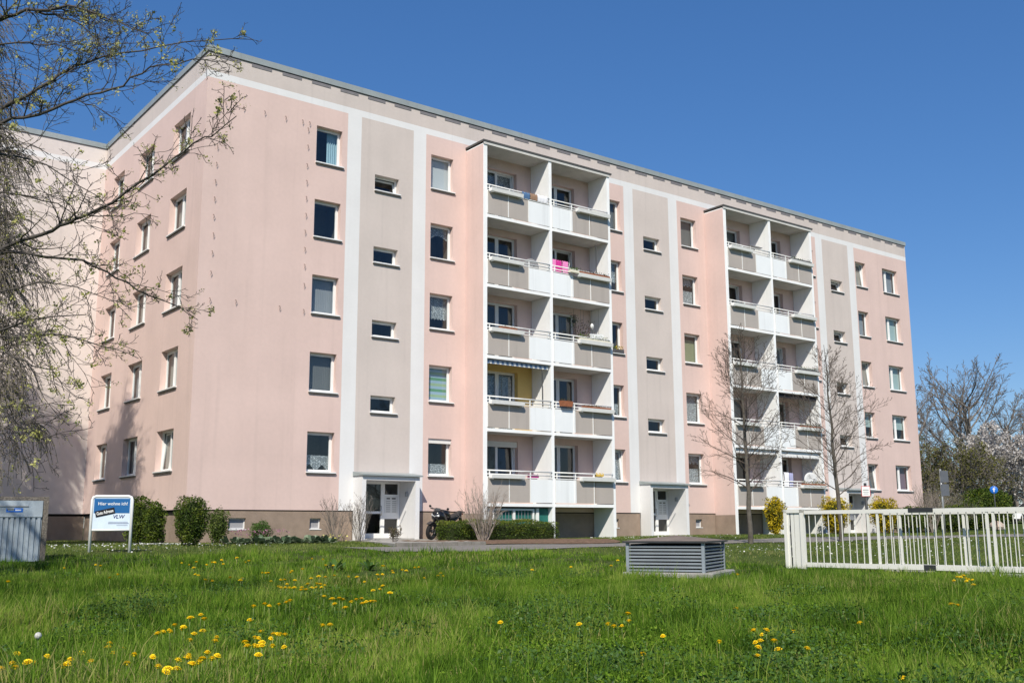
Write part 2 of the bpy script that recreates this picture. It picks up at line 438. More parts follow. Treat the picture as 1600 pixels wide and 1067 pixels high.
def strip(name, xs, lo, hi, dz, mt, parent=None, n=6, bump=0.0, thick=0.0):
    """a ribbon between the curves y = lo(x) and y = hi(x), lying on the ground"""
    V = []; rs = np.random.RandomState(3)
    for x in xs:
        for t in np.linspace(0, 1, n):
            y = lo(x)*(1-t)+hi(x)*t
            V.append((x, y, g1(x, y)+dz+(bump*rs.rand() if 0 < t < 1 else 0)))
    k = len(xs)
    F = [(i*n+j, (i+1)*n+j, (i+1)*n+j+1, i*n+j+1) for i in range(k-1) for j in range(n-1)]
    return link(name, big_mesh(name, np.array(V), np.array(F), mt, smooth=True), parent)
path = tag(strip('path', np.arange(1.0, 78, .75), lambda x: -10.9+.02*x, lambda x: -8.62+.02*x, .016, M['asphalt']), kind='structure')
road = tag(strip('road', np.arange(50, 130, 1.5), lambda x: -9+.0*x, lambda x: -2.5+.18*(x-50), .022, M['road']), kind='structure')
bed = tag(strip('planting_bed', np.arange(5.4, 12.76, .23), lambda x: -8.35+.9*max(0, x-10.8)**1.6+.05*math.sin(x*3), lambda x: -2.6, .03, M['mulch'], n=24, bump=.035), kind='structure')
# raised paved landing in front of the first entrance
lp = [(5.85, -.66), (2.7, -8.45), (5.5, -8.45), (7.4, -5.0), (10.3, -2.7), (10.3, -.02), (5.85, -.02)]
mb = MB(); n = len(lp)
mb.add([(x, y, .075) for x, y in lp] + [(x, y, -.3) for x, y in lp], [tuple(range(n))] + [(j, i, n+i, n+j) for i in range(n) for j in [(i+1) % n]])
landing = tag(mb.build('pavement', M['ltstone']), kind='structure')
mb = MB().cbox(0, .48, -.12, .0, -.22, .105, .012); kerb = mb.mesh('kerb_stone', M['kerbdark'])
for i in range(6): link('kerb_stone', kerb, landing, (2.68+i*.49, -8.455, 0))

# ------------------------------------------------------------------ the pink apartment block
S = 14.08            # one stair section
XR = 42.2            # right end
DEP = 11.8           # depth of the block
Z0 = 1.10            # top of the plinth
ZB0, ZB1 = 15.78, 16.03      # white band
ZW = 16.70           # top of the wall below the roof edge
block = thing('apartment_building', 'five-storey pink apartment block with two white balcony towers and grey stair bays', 'building')

FRONT_COLS = {'A': (4.15, 1.05), 'C': (9.12, 1.05), 'D': (18.22, 1.05), 'C2': (9.12+S, 1.05), 'D2': (18.22+S, 1.05), 'E': (37.12, .96), 'F': (39.70, 1.48)}
STAIR_X = [6.61+i*S for i in range(3)]
ZLINT = [3.80+2.8*k for k in range(5)]
WH = 1.40
TOW = [10.80, 10.80+S]        # left outer faces of the balcony towers
SLAB = [1.40+2.8*k for k in range(5)]
DOORS = [(.55, 2.02), (3.72, 2.02)]   # x offset in the tower and width of the two French windows

holes = []
for c, (x, w) in FRONT_COLS.items():
    for z in ZLINT: holes.append((x, x+w, z-WH, z, .28))
for x in STAIR_X:
    for k in range(4): holes.append((x, x+1.05, 5.243+2.8*k-.62, 5.243+2.8*k, .28))
for t in TOW:
    for k in range(5):
        for dx, w in DOORS: holes.append((t+dx, t+dx+w, SLAB[k]+.06, SLAB[k]+2.45, .28))
for i in range(3): holes.append((6.0+i*S, 8.37+i*S, Z0, 2.34, 0.0))

def wall_grid(mb, xs, zs, holes, mfn, place):
    """wall face with openings; place(x, depth, z) gives the point in space"""
    xs = sorted(set(round(v, 4) for v in xs)); zs = sorted(set(round(v, 4) for v in zs))
    for i in range(len(xs)-1):
        for j in range(len(zs)-1):
            cx, cz = (xs[i]+xs[i+1])/2, (zs[j]+zs[j+1])/2
            if any(h[0] < cx < h[1] and h[2] < cz < h[3] for h in holes): continue
            mb.quad(place(xs[i], 0, zs[j]), place(xs[i+1], 0, zs[j]), place(xs[i+1], 0, zs[j+1]), place(xs[i], 0, zs[j+1]), mfn(cx, cz))
    for x0, x1, z0, z1, d in holes:
        if d <= 0: continue
        k = mfn((x0+x1)/2, (z0+z1)/2)
        mb.quad(place(x0, 0, z0), place(x0, 0, z1), place(x0, d, z1), place(x0, d, z0), k)
        mb.quad(place(x1, 0, z1), place(x1, 0, z0), place(x1, d, z0), place(x1, d, z1), k)
        mb.quad(place(x0, 0, z1), place(x1, 0, z1), place(x1, d, z1), place(x0, d, z1), k)
        mb.quad(place(x1, 0, z0), place(x0, 0, z0), place(x0, d, z0), place(x1, d, z0), k)

BANDS = []
for i in range(3): BANDS += [(5.42+i*S, 6.0+i*S, 2), (6.0+i*S, 8.30+i*S, 1), (8.30+i*S, 8.88+i*S, 2)]
def front_mat(x, z):
    if z > ZB1: return 1
    if z > ZB0: return 2
    if TOW[0]+.18 < x < TOW[0]+3.3 and SLAB[1] < z < SLAB[2]-.1: return 3
    for a, b, k in BANDS:
        if a < x < b: return k
    return 0
xs = [0, XR] + [v for b in BANDS for v in b[:2]] + [v for h in holes for v in h[:2]] + [TOW[0]+.18, TOW[0]+3.3]
zs = [Z0, ZB0, ZB1, ZW] + [v for h in holes for v in h[2:4]] + SLAB + [s-.1 for s in SLAB]
mb = MB()
wall_grid(mb, xs, zs, holes, front_mat, lambda x, d, z: (x, d, z))
mb.quad((0, .05, Z0), (XR, .05, Z0), (XR, 0, Z0), (0, 0, Z0), 2)
mb.build('facade_wall', [M['pink'], M['beige'], M['whitep'], M['yellowp']], block)

# gable: x runs along the wall as seen from outside (from the back corner to the front corner)
GCOLS = [(1.50, 1.68), (5.26, 1.66), (8.99, 1.46)]
gholes = []
for y, w in GCOLS:
    for z in ZLINT: gholes.append((y, y+w, z-WH, z, .28))
mb = MB()
gmat = lambda y, z: 1 if z > ZB1 else (2 if z > ZB0 else 0)
wall_grid(mb, [0, DEP] + [v for h in gholes for v in h[:2]], [Z0, ZB0, ZB1, ZW] + [v for h in gholes for v in h[2:4]], gholes, gmat, lambda y, d, z: (d, y, z))
mb.quad((0, 0, Z0), (.12, 0, Z0), (.12, DEP, Z0), (0, DEP, Z0), 2)
mb.build('gable_wall', [M['pink'], M['beige'], M['whitep']], block)
mb = MB()
mb.quad((XR, 0, -.4), (XR, DEP, -.4), (XR, DEP, ZW), (XR, 0, ZW)); mb.quad((XR, DEP, -.4), (.13, DEP, -.4), (.13, DEP, ZW), (XR, DEP, ZW))
mb.build('rear_wall', M['pink'], block)
MB().box(XR+.004, XR+.55, 3.0, 10.5, -.3, 13.95).box(XR, XR+.62, 2.9, 10.6, 13.95, 14.1).build('stair_annex', M['white'], block)

# plinth with basement windows
ph = []
BASEW = [(1.45, .60), (4.36, .42), (18.40, .42), (23.58, .42), (32.48, .42)]
for x, w in BASEW: ph.append((x, x+w, .47, .83, .16))
ph += [(6.0+i*S, 8.37+i*S, -.4, Z0-.04, 0.0) for i in range(3)]
mb = MB()
wall_grid(mb, [.06, XR] + [v for h in ph for v in h[:2]], [-.5, Z0-.04] + [v for h in ph for v in h[2:4]], ph, lambda x, z: 0, lambda x, d, z: (x, d+.035, z))
mb.quad((.10, DEP, -.5), (.10, .035, -.5), (.10, .035, Z0-.11), (.10, DEP, Z0-.11))
mb.quad((.06, .035, -.5), (.10, .035, -.5), (.10, .035, Z0-.04), (.06, .035, Z0-.04))
mb.build('plinth', M['plinth'], block)
mb = MB().box(.06, .13, .10, DEP, Z0-.12, Z0+.02)
for a, b in zip([.02]+[8.37+i*S for i in range(3)], [6.0+i*S for i in range(3)]+[XR-.02]): mb.box(a, b, .05, .09, Z0-.05, Z0+.02)
mb.build('drip_gap', M['black'], block)
fr = {}
for x, w in BASEW:
    if w not in fr:
        fr[w] = (MB().ring(0, w, 0, .36, .035, .10, .14).box(-.01, w+.02, -.02, .12, -.03, 0).mesh('basement_window', M['frame']),
                 MB().quad((.03, .13, .03), (w-.03, .13, .03), (w-.03, .13, .33), (.03, .13, .33)).mesh('pane', M['blindgrey']))
    o = link('basement_window', fr[w][0], block, (x, .035, .47)); link('pane', fr[w][1], o)

# roof edge
mb = MB()
for a, b in (((-.10, -.12), (XR+.10, -.12)),):
    mb.box(-.05, XR+.05, -.045, .10, ZW+.015, ZW+.235)
    mb.box(-.05, .10, .10, DEP+.1, ZW+.015, ZW+.235)
    mb.box(XR-.1, XR+.05, .10, DEP+.1, ZW+.015, ZW+.235)
    mb.box(.10, XR-.1, .10, DEP+.1, ZW+.015, ZW+.18)
roof = mb.build('roof_edge', M['zinc'], block)
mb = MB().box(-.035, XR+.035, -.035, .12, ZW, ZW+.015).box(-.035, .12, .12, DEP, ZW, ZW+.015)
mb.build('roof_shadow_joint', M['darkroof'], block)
slot = MB().box(0, .76, -.012, .0, 0, .125).mesh('vent_slot', M['slotm'])
for i in range(36): link('vent_slot', slot, block, (.385+1.17*i, -.002, ZW-.135))

HOOKS = [(0.4, 14.97), (0.66, 14.94), (0.45, 14.69), (1.32, 14.94), (2.1, 14.97), (2.9, 14.97), (3.56, 14.99), (3.84, 14.99), (3.79, 14.74), (3.8, 14.09), (3.79, 13.38), (3.8, 12.75), (3.8, 12.15), (3.81, 11.52), (0.43, 14.03), (0.44, 13.32), (0.44, 12.7), (0.43, 12.08), (0.43, 11.47), (0.43, 10.85), (0.45, 10.21), (0.44, 9.59), (0.43, 8.89), (0.44, 7.97), (1.34, 8.02), (3.8, 10.89), (3.81, 10.26), (3.82, 9.64), (3.83, 8.95), (3.84, 8.01), (2.93, 8.02)]
hk = MB().tube([(0, 0, .07), (0, -.05, .065), (.0, -.09, .03), (.0, -.075, -.02), (.0, -.04, -.05), (.0, -.06, -.09)], .0085, 5).mesh('wall_hook', M['hook'])
for x, z in HOOKS: link('wall_hook', hk, block, (x, 0, z))

# ------------------------------------------------------------------ windows
_cache = {}
def cached(key, fn):
    if key not in _cache: _cache[key] = fn()
    return _cache[key]

def sash(mb, x0, x1, z0, z1, tilt):
    """a sash ring, hinged inwards at the top when tilted"""
    b = MB().ring(x0, x1, z0, z1, .055, .0, .06)
    s, c = math.sin(tilt), math.cos(tilt)
    vs = [(x, .105+y*c+(z-z0)*s, z0+(z-z0)*c-y*s) for x, y, z in b.v]
    mb.add(vs, b.f)
def pane_mesh(x0, x1, z0, z1, tilt):
    s, c = math.sin(tilt), math.cos(tilt)
    f = lambda x, z: (x, .105+.03*c+(z-z0)*s, z0+(z-z0)*c-.03*s)
    a = .055
    return MB().quad(f(x0+a, z0+a), f(x1-a, z0+a), f(x1-a, z1-a), f(x0+a, z1-a)).mesh('pane', M['glass'])

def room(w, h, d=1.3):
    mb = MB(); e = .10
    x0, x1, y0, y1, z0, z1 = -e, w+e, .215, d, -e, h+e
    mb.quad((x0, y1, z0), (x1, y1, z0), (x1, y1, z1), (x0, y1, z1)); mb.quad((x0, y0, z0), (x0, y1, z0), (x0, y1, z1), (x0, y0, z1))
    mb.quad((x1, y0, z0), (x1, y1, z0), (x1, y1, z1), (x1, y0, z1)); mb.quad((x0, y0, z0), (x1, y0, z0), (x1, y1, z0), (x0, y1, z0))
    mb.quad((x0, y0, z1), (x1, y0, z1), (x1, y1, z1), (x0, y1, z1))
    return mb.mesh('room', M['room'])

def sheet(w, x0, x1, zt, zbf, waves=9, amp=.018, mt='lace', y=.27, skew=0.0):
    """hanging cloth between x0 and x1 from zt down to zbf(t)"""
    n = 40; V = []; F = []
    for i in range(n+1):
        t = i/n; x = x0+(x1-x0)*t; yy = y+amp*math.sin(t*waves*2*math.pi)
        V += [(x, yy, zt), (x+skew, yy, (zt+zbf(t))/2), (x, yy, zbf(t))]
    for i in range(n):
        for k in (0, 1): F.append((i*3+k, i*3+3+k, i*3+4+k, i*3+1+k))
    return MB().add(V, F, 0, True).mesh('curtain', M[mt])

def dress(o, kind, w, h):
    """what hangs behind the pane"""
    def put(me, nm='curtain'): link(nm, me, o)
    if kind == 'blind': put(sheet(w, .03, w-.03, h, lambda t: .02, 14, .012, 'blindgrey'))
    elif kind == 'blinddark': put(sheet(w, .03, w-.03, h, lambda t: .02, 14, .012, 'blinddark'))
    elif kind == 'roller': put(sheet(w, .03, w-.03, h, lambda t: .06, 1, .003, 'blindwhite', .235))
    elif kind == 'grey': put(sheet(w, .03, w-.03, h, lambda t: .04, 1, .003, 'blindgrey', .235))
    elif kind == 'olive': put(sheet(w, .03, w-.03, h-.25, lambda t: .02, 3, .005, 'blindolive', .24))
    elif kind == 'warm': put(sheet(w, .03, w-.03, h, lambda t: .03, 11, .02, 'curtaing'))
    elif kind == 'warmhalf': put(sheet(w, .03, w*.55, h, lambda t: .03, 6, .02, 'curtaing'))
    elif kind == 'rightblue':
        put(sheet(w, w*.56, w-.04, h, lambda t: .10, 5, .025, 'curtainb')); put(sheet(w, .04, .17, h, lambda t: .08, 2, .02, 'curtainb'))
    elif kind == 'lacetop': put(sheet(w, .04, w-.04, h, lambda t: h*.62-.34*h*math.sin(math.pi*(1-t))*(-1)*.5-.12*h*(1-t), 9, .02, 'lace'))
    elif kind == 'lacemid': put(sheet(w, .04, w-.04, h, lambda t: h*.34+.03*math.sin(t*40), 12, .02, 'lace'))
    elif kind == 'lacelow': put(sheet(w, .04, w-.04, h*.42+.02, lambda t: .06+.22*math.sin(math.pi*t*2)**2, 10, .012, 'lace'))
    elif kind == 'lacefull': put(sheet(w, .04, w-.04, h, lambda t: .1+.03*math.sin(t*30), 12, .02, 'lace'))
    elif kind == 'lacestrip': put(sheet(w, .04, w-.04, h*.34, lambda t: .04, 8, .01, 'lace'))
    elif kind == 'twolace':
        put(sheet(w, .04, w-.04, h, lambda t: h*.70+.03*math.sin(t*25), 8, .02, 'lace')); put(sheet(w, .04, w-.04, h*.52, lambda t: .05, 8, .012, 'lace'))
    elif kind == 'stripes':
        mb = MB(); n = 13
        for i in range(n):
            mb.quad((.03, .235, h*i/n), (w-.03, .235, h*i/n), (w-.03, .235, h*(i+1)/n), (.03, .235, h*(i+1)/n), (0, 1, 2, 1)[i % 4])
        put(mb.mesh('striped_blind', [M['stripe1'], M['stripe2'], M['stripe3']]), 'striped_blind')
    elif kind == 'teal': put(sheet(w, .03, w-.03, h, lambda t: .04, 1, .003, 'blindteal', .235))
    elif kind == 'tealhalf': put(sheet(w, .03, w-.03, h, lambda t: .45*h, 1, .003, 'blindteal', .235))
    elif kind == 'purple':
        put(sheet(w, .04, w*.30, h, lambda t: .04, 4, .02, 'curtainp')); put(sheet(w, w*.50, w-.04, h, lambda t: .04, 7, .02, 'curtainp'))
    elif kind == 'side':
        put(sheet(w, .04, w*.28, h, lambda t: .04, 3, .02, 'curtaing'))

def window(x, z, w, h, mull=(), tilt=None, dressing=None, loc=None, rz=0.0, sill=True, fixed=True, ang=.10):
    """one window; mull are x positions of mullions, tilt the index of a tilted sash"""
    key = (w, h, tuple(mull), tilt, ang)
    edges = [.05] + [v for m_ in mull for v in (m_-.03, m_+.03)] + [w-.05]
    lights = [(edges[2*i], edges[2*i+1]) for i in range(len(edges)//2)]
    def mk():
        mb = MB().ring(0, w, 0, h, .055, .12, .19)
        for m_ in mull: mb.box(m_-.035, m_+.035, .12, .19, .05, h-.05)
        for i, (a, b) in enumerate(lights): sash(mb, a-.005, b+.005, .045, h-.045, ang if i == tilt else 0)
        return mb.mesh('window', M['frame'])
    o = link('window', cached(key, mk), block, loc if loc else (x, .085, z), rz)
    for i, (a, b) in enumerate(lights):
        link('pane', cached(key+('p', i), lambda: pane_mesh(a-.005, b+.005, .045, h-.045, ang if i == tilt else 0)), o)
    if sill:
        link('sill', cached(('s', w), lambda: MB().box(-.02, w+.07, -.16, .115, -.025, .014, 0).box(-.015, w+.065, -.145, -.089, -.068, -.025, 1).mesh('sill', [M['frame'], M['sillu']])), o)  # dark strip below the lip is the sill's shadow, put in as colour
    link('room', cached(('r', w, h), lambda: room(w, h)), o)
    if dressing: dress(o, dressing, w, h)
    return o

DRESS = {'A': ['lacelow', 'blinddark', 'blind', None, 'rightblue'], 'C': ['lacestrip', 'stripes', 'lacemid', 'lacetop', 'roller'],
         'D': ['lacefull', 'lacelow', 'side', 'lacemid', 'blinddark'], 'C2': ['twolace', 'lacefull', 'olive', 'twolace', 'blinddark'],
         'D2': [None]*5, 'E': ['blinddark', 'tealhalf', 'warm', 'blind', 'warm'], 'F': ['purple', 'tealhalf', 'teal', 'teal', 'blind']}
TILT = {('D', 0), ('E', 0), ('E', 2), ('E', 4)}
for c, (x, w) in FRONT_COLS.items():
    for k in range(5):
        mull = (.56,) if c == 'F' else ()
        o = window(x, ZLINT[k]-WH, w, WH, mull, 0 if (c, k) in TILT else None, DRESS[c][k])
        if c == 'C' and k == 0:
            MB().box(.004, w-.004, -.03, .118, WH-.17, WH-.004).build('shutter_box', M['shutter'], o)
for i, x in enumerate(STAIR_X):
    for k in range(4):
        window(x, 5.243+2.8*k-.62, 1.05, .62, (), 0 if (i == 2 or (i == 0 and k == 3)) else None, None, ang=.28)
GD = [['warmhalf', 'warm', 'warm'], ['warm', 'blind', 'warm'], ['blind', 'warm', 'warm'], ['warm', 'side', 'side'], ['warm', 'side', 'side']]
for j, (y, w) in enumerate(GCOLS):
    for k in range(5):
        window(0, 0, w, WH, (w*.52,), 0 if (j, k) == (0, 0) else None, GD[k][j], loc=(.085, y+w, ZLINT[k]-WH), rz=-math.pi/2)

# ------------------------------------------------------------------ balcony towers
YB = -1.2
TW = 6.72
partA = MB(); partA.box(0, .18, YB, -.004, -.35, 15.50, 0); partA.box(-.006, 0, YB+.02, -.004, 1.02, 15.46, 1); partA.box(-.006, 0, YB+.02, -.004, -.35, 1.02, 2)
partA = partA.mesh('partition_wall', [M['white'], M['pink'], M['plinth']])
partB = MB().box(0, .15, YB-.0, -.004, -.35, 15.50).mesh('partition_wall', M['white'])
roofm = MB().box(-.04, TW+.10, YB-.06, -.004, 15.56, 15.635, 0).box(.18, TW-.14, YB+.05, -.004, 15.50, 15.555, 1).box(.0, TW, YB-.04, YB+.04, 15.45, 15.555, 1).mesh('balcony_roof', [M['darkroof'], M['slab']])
slabm = MB().box(0, 1, YB+.03, -.006, 0, .10, 0)
pg = MB().box(0, .985, -.02, .015, 0, .90).mesh('parapet_panel', M['panelg'])
pw = MB().box(0, 1.10, -.02, .015, 0, .90).mesh('parapet_panel', M['panelw'])
def railing(length):
    mb = MB()
    mb.tube([(0, 0, 1.215), (length, 0, 1.215)], .026, 8); mb.tube([(0, 0, 1.075), (length, 0, 1.075)], .020, 8)
    n = 4
    for i in range(n):
        x = .10+i*(length-.2)/(n-1); mb.box(x-.022, x+.022, -.012, .012, .93, 1.2)
    mb.box(0, length, -.03, .02, .955, .985)
    for x in (0.0, 1.02, 2.04) if True else (): mb.box(x-.018, x+.018, -.026, -.012, .03, .95)
    return mb.mesh('railing', M['rail'])
def trough(length):
    mb = MB()
    mb.add([(0, -.04, 1.06), (0, -.25, 1.06), (0, -.22, .915), (0, -.06, .915), (length, -.04, 1.06), (length, -.25, 1.06), (length, -.22, .915), (length, -.06, .915)],
           [(0, 1, 2, 3), (7, 6, 5, 4), (1, 5, 6, 2), (2, 6, 7, 3), (3, 7, 4, 0)])
    mb.box(.012, length-.012, -.23, -.055, 1.00, 1.03)
    mb.box(.06, .10, -.2, -.02, .88, .915); mb.box(length-.10, length-.06, -.2, -.02, .88, .915)
    return mb.mesh('planter_trough', M['rail'])
def beam(length):
    return MB().box(0, length, YB-.03, YB+.03, -.125, -.005).box(0, length, YB+.03, -.006, -.10, -.01, 1).mesh('balcony', [M['white'], M['slab']])
FLATS = [(.18, 3.14, True), (3.47, 3.09, False)]     # x offset, length, grey panels on the left
for ti, t in enumerate(TOW):
    link('partition_wall', partA, block, (t, 0, 0)); link('partition_wall', partB, block, (t+3.32, 0, 0)); link('partition_wall', partB, block, (t+TW-.15, 0, 0))
    link('balcony_roof', roofm, block, (t, 0, 0))
    for k in range(5):
        for fi, (dx, ln, left) in enumerate(FLATS):
            o = link('balcony', cached(('beam', ln), lambda: beam(ln)), block, (t+dx, 0, SLAB[k]))
            order = [0, 1.02, 2.04] if left else [1.10, 2.11, 0.0]
            link('parapet_panel', pg, o, (order[0]+.015, YB, .03)); link('parapet_panel', pg, o, (order[1]+.015, YB, .03)); link('parapet_panel', pw, o, (order[2]+.0, YB, .03))
            link('railing', cached(('rail', ln), lambda: railing(ln)), o, (0, YB-.01, 0))
            tl = 1.58 if left else 1.82
            link('planter_trough', cached(('trough', tl), lambda: trough(tl)), o, (.06 if left else ln-tl-.02, YB, 0))
            w = DOORS[fi][1]
            d = window(t+DOORS[fi][0], SLAB[k]+.06, w, 2.39, (1.12,), 1 if (ti+k+fi) % 4 == 0 else None, [None, 'side', 'lacefull', None, 'side', 'blinddark'][(ti*3+k*2+fi) % 6], sill=False, ang=.05)
            if (ti, k, fi) == (0, 0, 0): MB().box(.004, w-.004, -.03, .118, 2.17, 2.386).build('shutter_box', M['shutter'], d)

# ------------------------------------------------------------------ entrances
def entrance(ox):
    mb = MB()
    mb.box(6.0, 6.16, -.63, -.004, -.3, 2.30); mb.box(8.20, 8.37, -.63, -.004, -.3, 2.30); mb.box(6.16, 8.20, -.63, -.004, 2.16, 2.30)
    # recess behind the wall line
    mb.quad((6.16, -.004, -.1), (6.16, .55, -.1), (6.16, .55, 2.30), (6.16, -.004, 2.30)); mb.quad((8.20, .55, -.1), (8.20, -.004, -.1), (8.20, -.004, 2.30), (8.20, .55, 2.30))
    mb.quad((6.16, -.004, 2.16), (8.20, -.004, 2.16), (8.20, .55, 2.16), (6.16, .55, 2.16))
    mb.quad((6.0, -.002, -.3), (6.16, -.002, -.3), (6.16, -.002, 2.34), (6.0, -.002, 2.34)); mb.quad((8.20, -.002, -.3), (8.37, -.002, -.3), (8.37, -.002, 2.34), (8.20, -.002, 2.34)); mb.quad((6.16, -.002, 2.16), (8.20, -.002, 2.16), (8.20, -.002, 2.34), (6.16, -.002, 2.34))
    e = mb.build('entrance_porch', M['whitep'], block, (ox, 0, 0))
    MB().add([(5.96, -.003, 2.47), (8.45, -.003, 2.47), (8.45, -.74, 2.36), (5.96, -.74, 2.36), (5.96, -.003, 2.31), (8.45, -.003, 2.31), (8.45, -.74, 2.31), (5.96, -.74, 2.31)],
             [(0, 3, 2, 1), (3, 7, 6, 2), (0, 4, 7, 3), (1, 2, 6, 5), (4, 5, 6, 7)]).build('canopy', M['zinc'], e)
    MB().cbox(6.165, 8.195, -.60, .56, -.3, .125, .01).box(6.05, 8.5, -1.0, -.64, -.3, .09).build('step', M['ltstone'], e)
    d = MB()
    d.ring(6.50, 7.49, .13, 2.155, .085, .48, .54); d.box(6.585, 7.405, .475, .54, 1.0, 1.09); d.box(6.585, 7.405, .478, .54, .215, .30)
    d.box(6.165, 6.495, .485, .54, .13, 2.155)
    dd = d.build('door', M['frame'], e)
    MB().quad((6.58, .52, 1.09), (7.41, .52, 1.09), (7.41, .52, 2.07), (6.58, .52, 2.07)).build('pane', M['glass'], dd)
    MB().quad((6.58, .52, .3), (7.41, .52, .3), (7.41, .52, 1.0), (6.58, .52, 1.0)).build('pane', M['glass'], dd)
    MB().tube([(7.40, .47, 1.28), (7.40, .42, 1.28), (7.40, .42, .95), (7.40, .47, .95)], .014, 6).build('door_handle', M['chrome'], dd)
    MB().box(6.2, 8.18, 2.2, 2.25, -.2, 2.3).box(6.17, 6.2, .56, 2.2, -.2, 2.3).box(8.18, 8.195, .56, 2.2, -.2, 2.3).box(6.2, 8.18, .56, 2.2, 2.25, 2.3).box(6.2, 8.18, .57, 2.2, .0, .12).build('hallway', M['room'], e)
    s = MB()
    s.ring(7.495, 8.195, .13, 2.155, .07, .485, .54); s.box(7.565, 8.125, .485, .54, .82, 1.03); s.box(7.565, 8.125, .485, .54, 1.64, 1.70); s.box(7.565, 8.125, .485, .54, .2, .30)
    sp = s.build('side_panel', M['frame'], e)
    MB().quad((7.56, .52, 1.7), (8.13, .52, 1.7), (8.13, .52, 2.09), (7.56, .52, 2.09)).build('pane', M['glass'], sp)
    MB().quad((7.56, .52, .3), (8.13, .52, .3), (8.13, .52, .82), (7.56, .52, .82)).build('pane', M['glass'], sp)
    bp = MB().box(7.565, 8.125, .47, .53, 1.03, 1.64, 0)
    for r in range(6):
        for c in range(2): bp.box(7.62+c*.25, 7.80+c*.25, .465, .4695, 1.06+r*.075, 1.10+r*.075, 1)
    bp.box(7.64, 7.78, .464, .4695, 1.53, 1.58, 2); bp.box(7.86, 8.02, .464, .4695, 1.53, 1.58, 2)
    bp.build('bell_panel', [M['shutter'], M['sillm'], M['sillu']], sp)
    MB().cbox(8.12, 8.197, -.12, -.0, 1.62, 1.80, .02).build('porch_lamp', M['post'], e)
for i in range(3): entrance(i*S)

# glazed green windbreak under the first tower
wb = thing('windbreak', 'white framed glazed windbreak with green mesh under the first balcony tower', 'windbreak', (TOW[0]+.2, -1.02, 0))
mb = MB()
mb.ring(.35, 2.35, .12, 1.20, .07, -.03, .03); mb.box(1.32, 1.42, -.03, .03, .19, 1.13); mb.box(2.45, 2.58, -.03, .03, -.1, 1.22); mb.box(.12, .26, -.03, .03, -.1, 1.22)
mb.build('frame', M['rail'], wb)
MB().box(.0, 3.1, .05, .065, -.1, 1.22).build('green_screen', M['greenmesh'], wb)
bars = MB().box(-.008, .008, -.02, .0, .19, 1.13).mesh('bar', M['post'])
for i in range(12): link('bar', bars, wb, (.5+i*.155, 0, 0))
MB().box(.42, 2.28, -.025, -.021, .80, .82).box(.42, 2.28, -.025, -.021, .42, .44).build('cross_wire', M['post'], wb)

# ------------------------------------------------------------------ neighbouring block set back on the left
nb = thing('apartment_building', 'pale windowless block set back behind the left gable, shaded by trees', 'building', (-30, DEP, 0))
mb = MB()
mb.quad((0, -.02, Z0), (30, -.02, Z0), (30, -.02, ZB0), (0, -.02, ZB0), 0); mb.quad((0, -.02, ZB0), (30, -.02, ZB0), (30, -.02, ZB1), (0, -.02, ZB1), 1); mb.quad((0, -.02, ZB1), (30, -.02, ZB1), (30, -.02, ZW), (0, -.02, ZW), 0)
mb.quad((0, -.02, Z0), (0, .2, Z0), (30.09, .2, Z0), (30.09, -.02, Z0), 0)
mb.quad((0, 12, -.4), (0, 0, -.4), (0, 0, ZW), (0, 12, ZW), 0); mb.quad((29.99, 12, -.4), (0, 12, -.4), (0, 12, ZW), (29.99, 12, ZW), 0); mb.quad((29.99, .2, -.4), (29.99, 12, -.4), (29.99, 12, ZW), (29.99, .2, ZW), 0)
mb.build('wall', [M['palepink'], M['whitep']], nb)
MB().box(.05, 30.095, .03, .2, -.5, Z0-.1).build('plinth', M['plinth'], nb)
MB().box(.03, 30.09, .05, .19, Z0-.1, Z0-.001).build('drip_gap', M['black'], nb)
MB().box(-.1, 29.93, -.07, 12.1, ZW+.015, ZW+.235).build('roof', M['zinc'], nb)
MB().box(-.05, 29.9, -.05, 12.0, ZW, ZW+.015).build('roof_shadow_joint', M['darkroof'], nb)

# ------------------------------------------------------------------ plants: generators
def norm(v):
    l = math.sqrt(v[0]**2+v[1]**2+v[2]**2) or 1e-9
    return (v[0]/l, v[1]/l, v[2]/l)
def perp_dir(d, ang, az):
    """direction at angle ang from d, around it by az"""
    d = Vector(d); a = d.orthogonal().normalized(); b = d.cross(a)
    return tuple((d*math.cos(ang) + (a*math.cos(az)+b*math.sin(az))*math.sin(ang)).normalized())

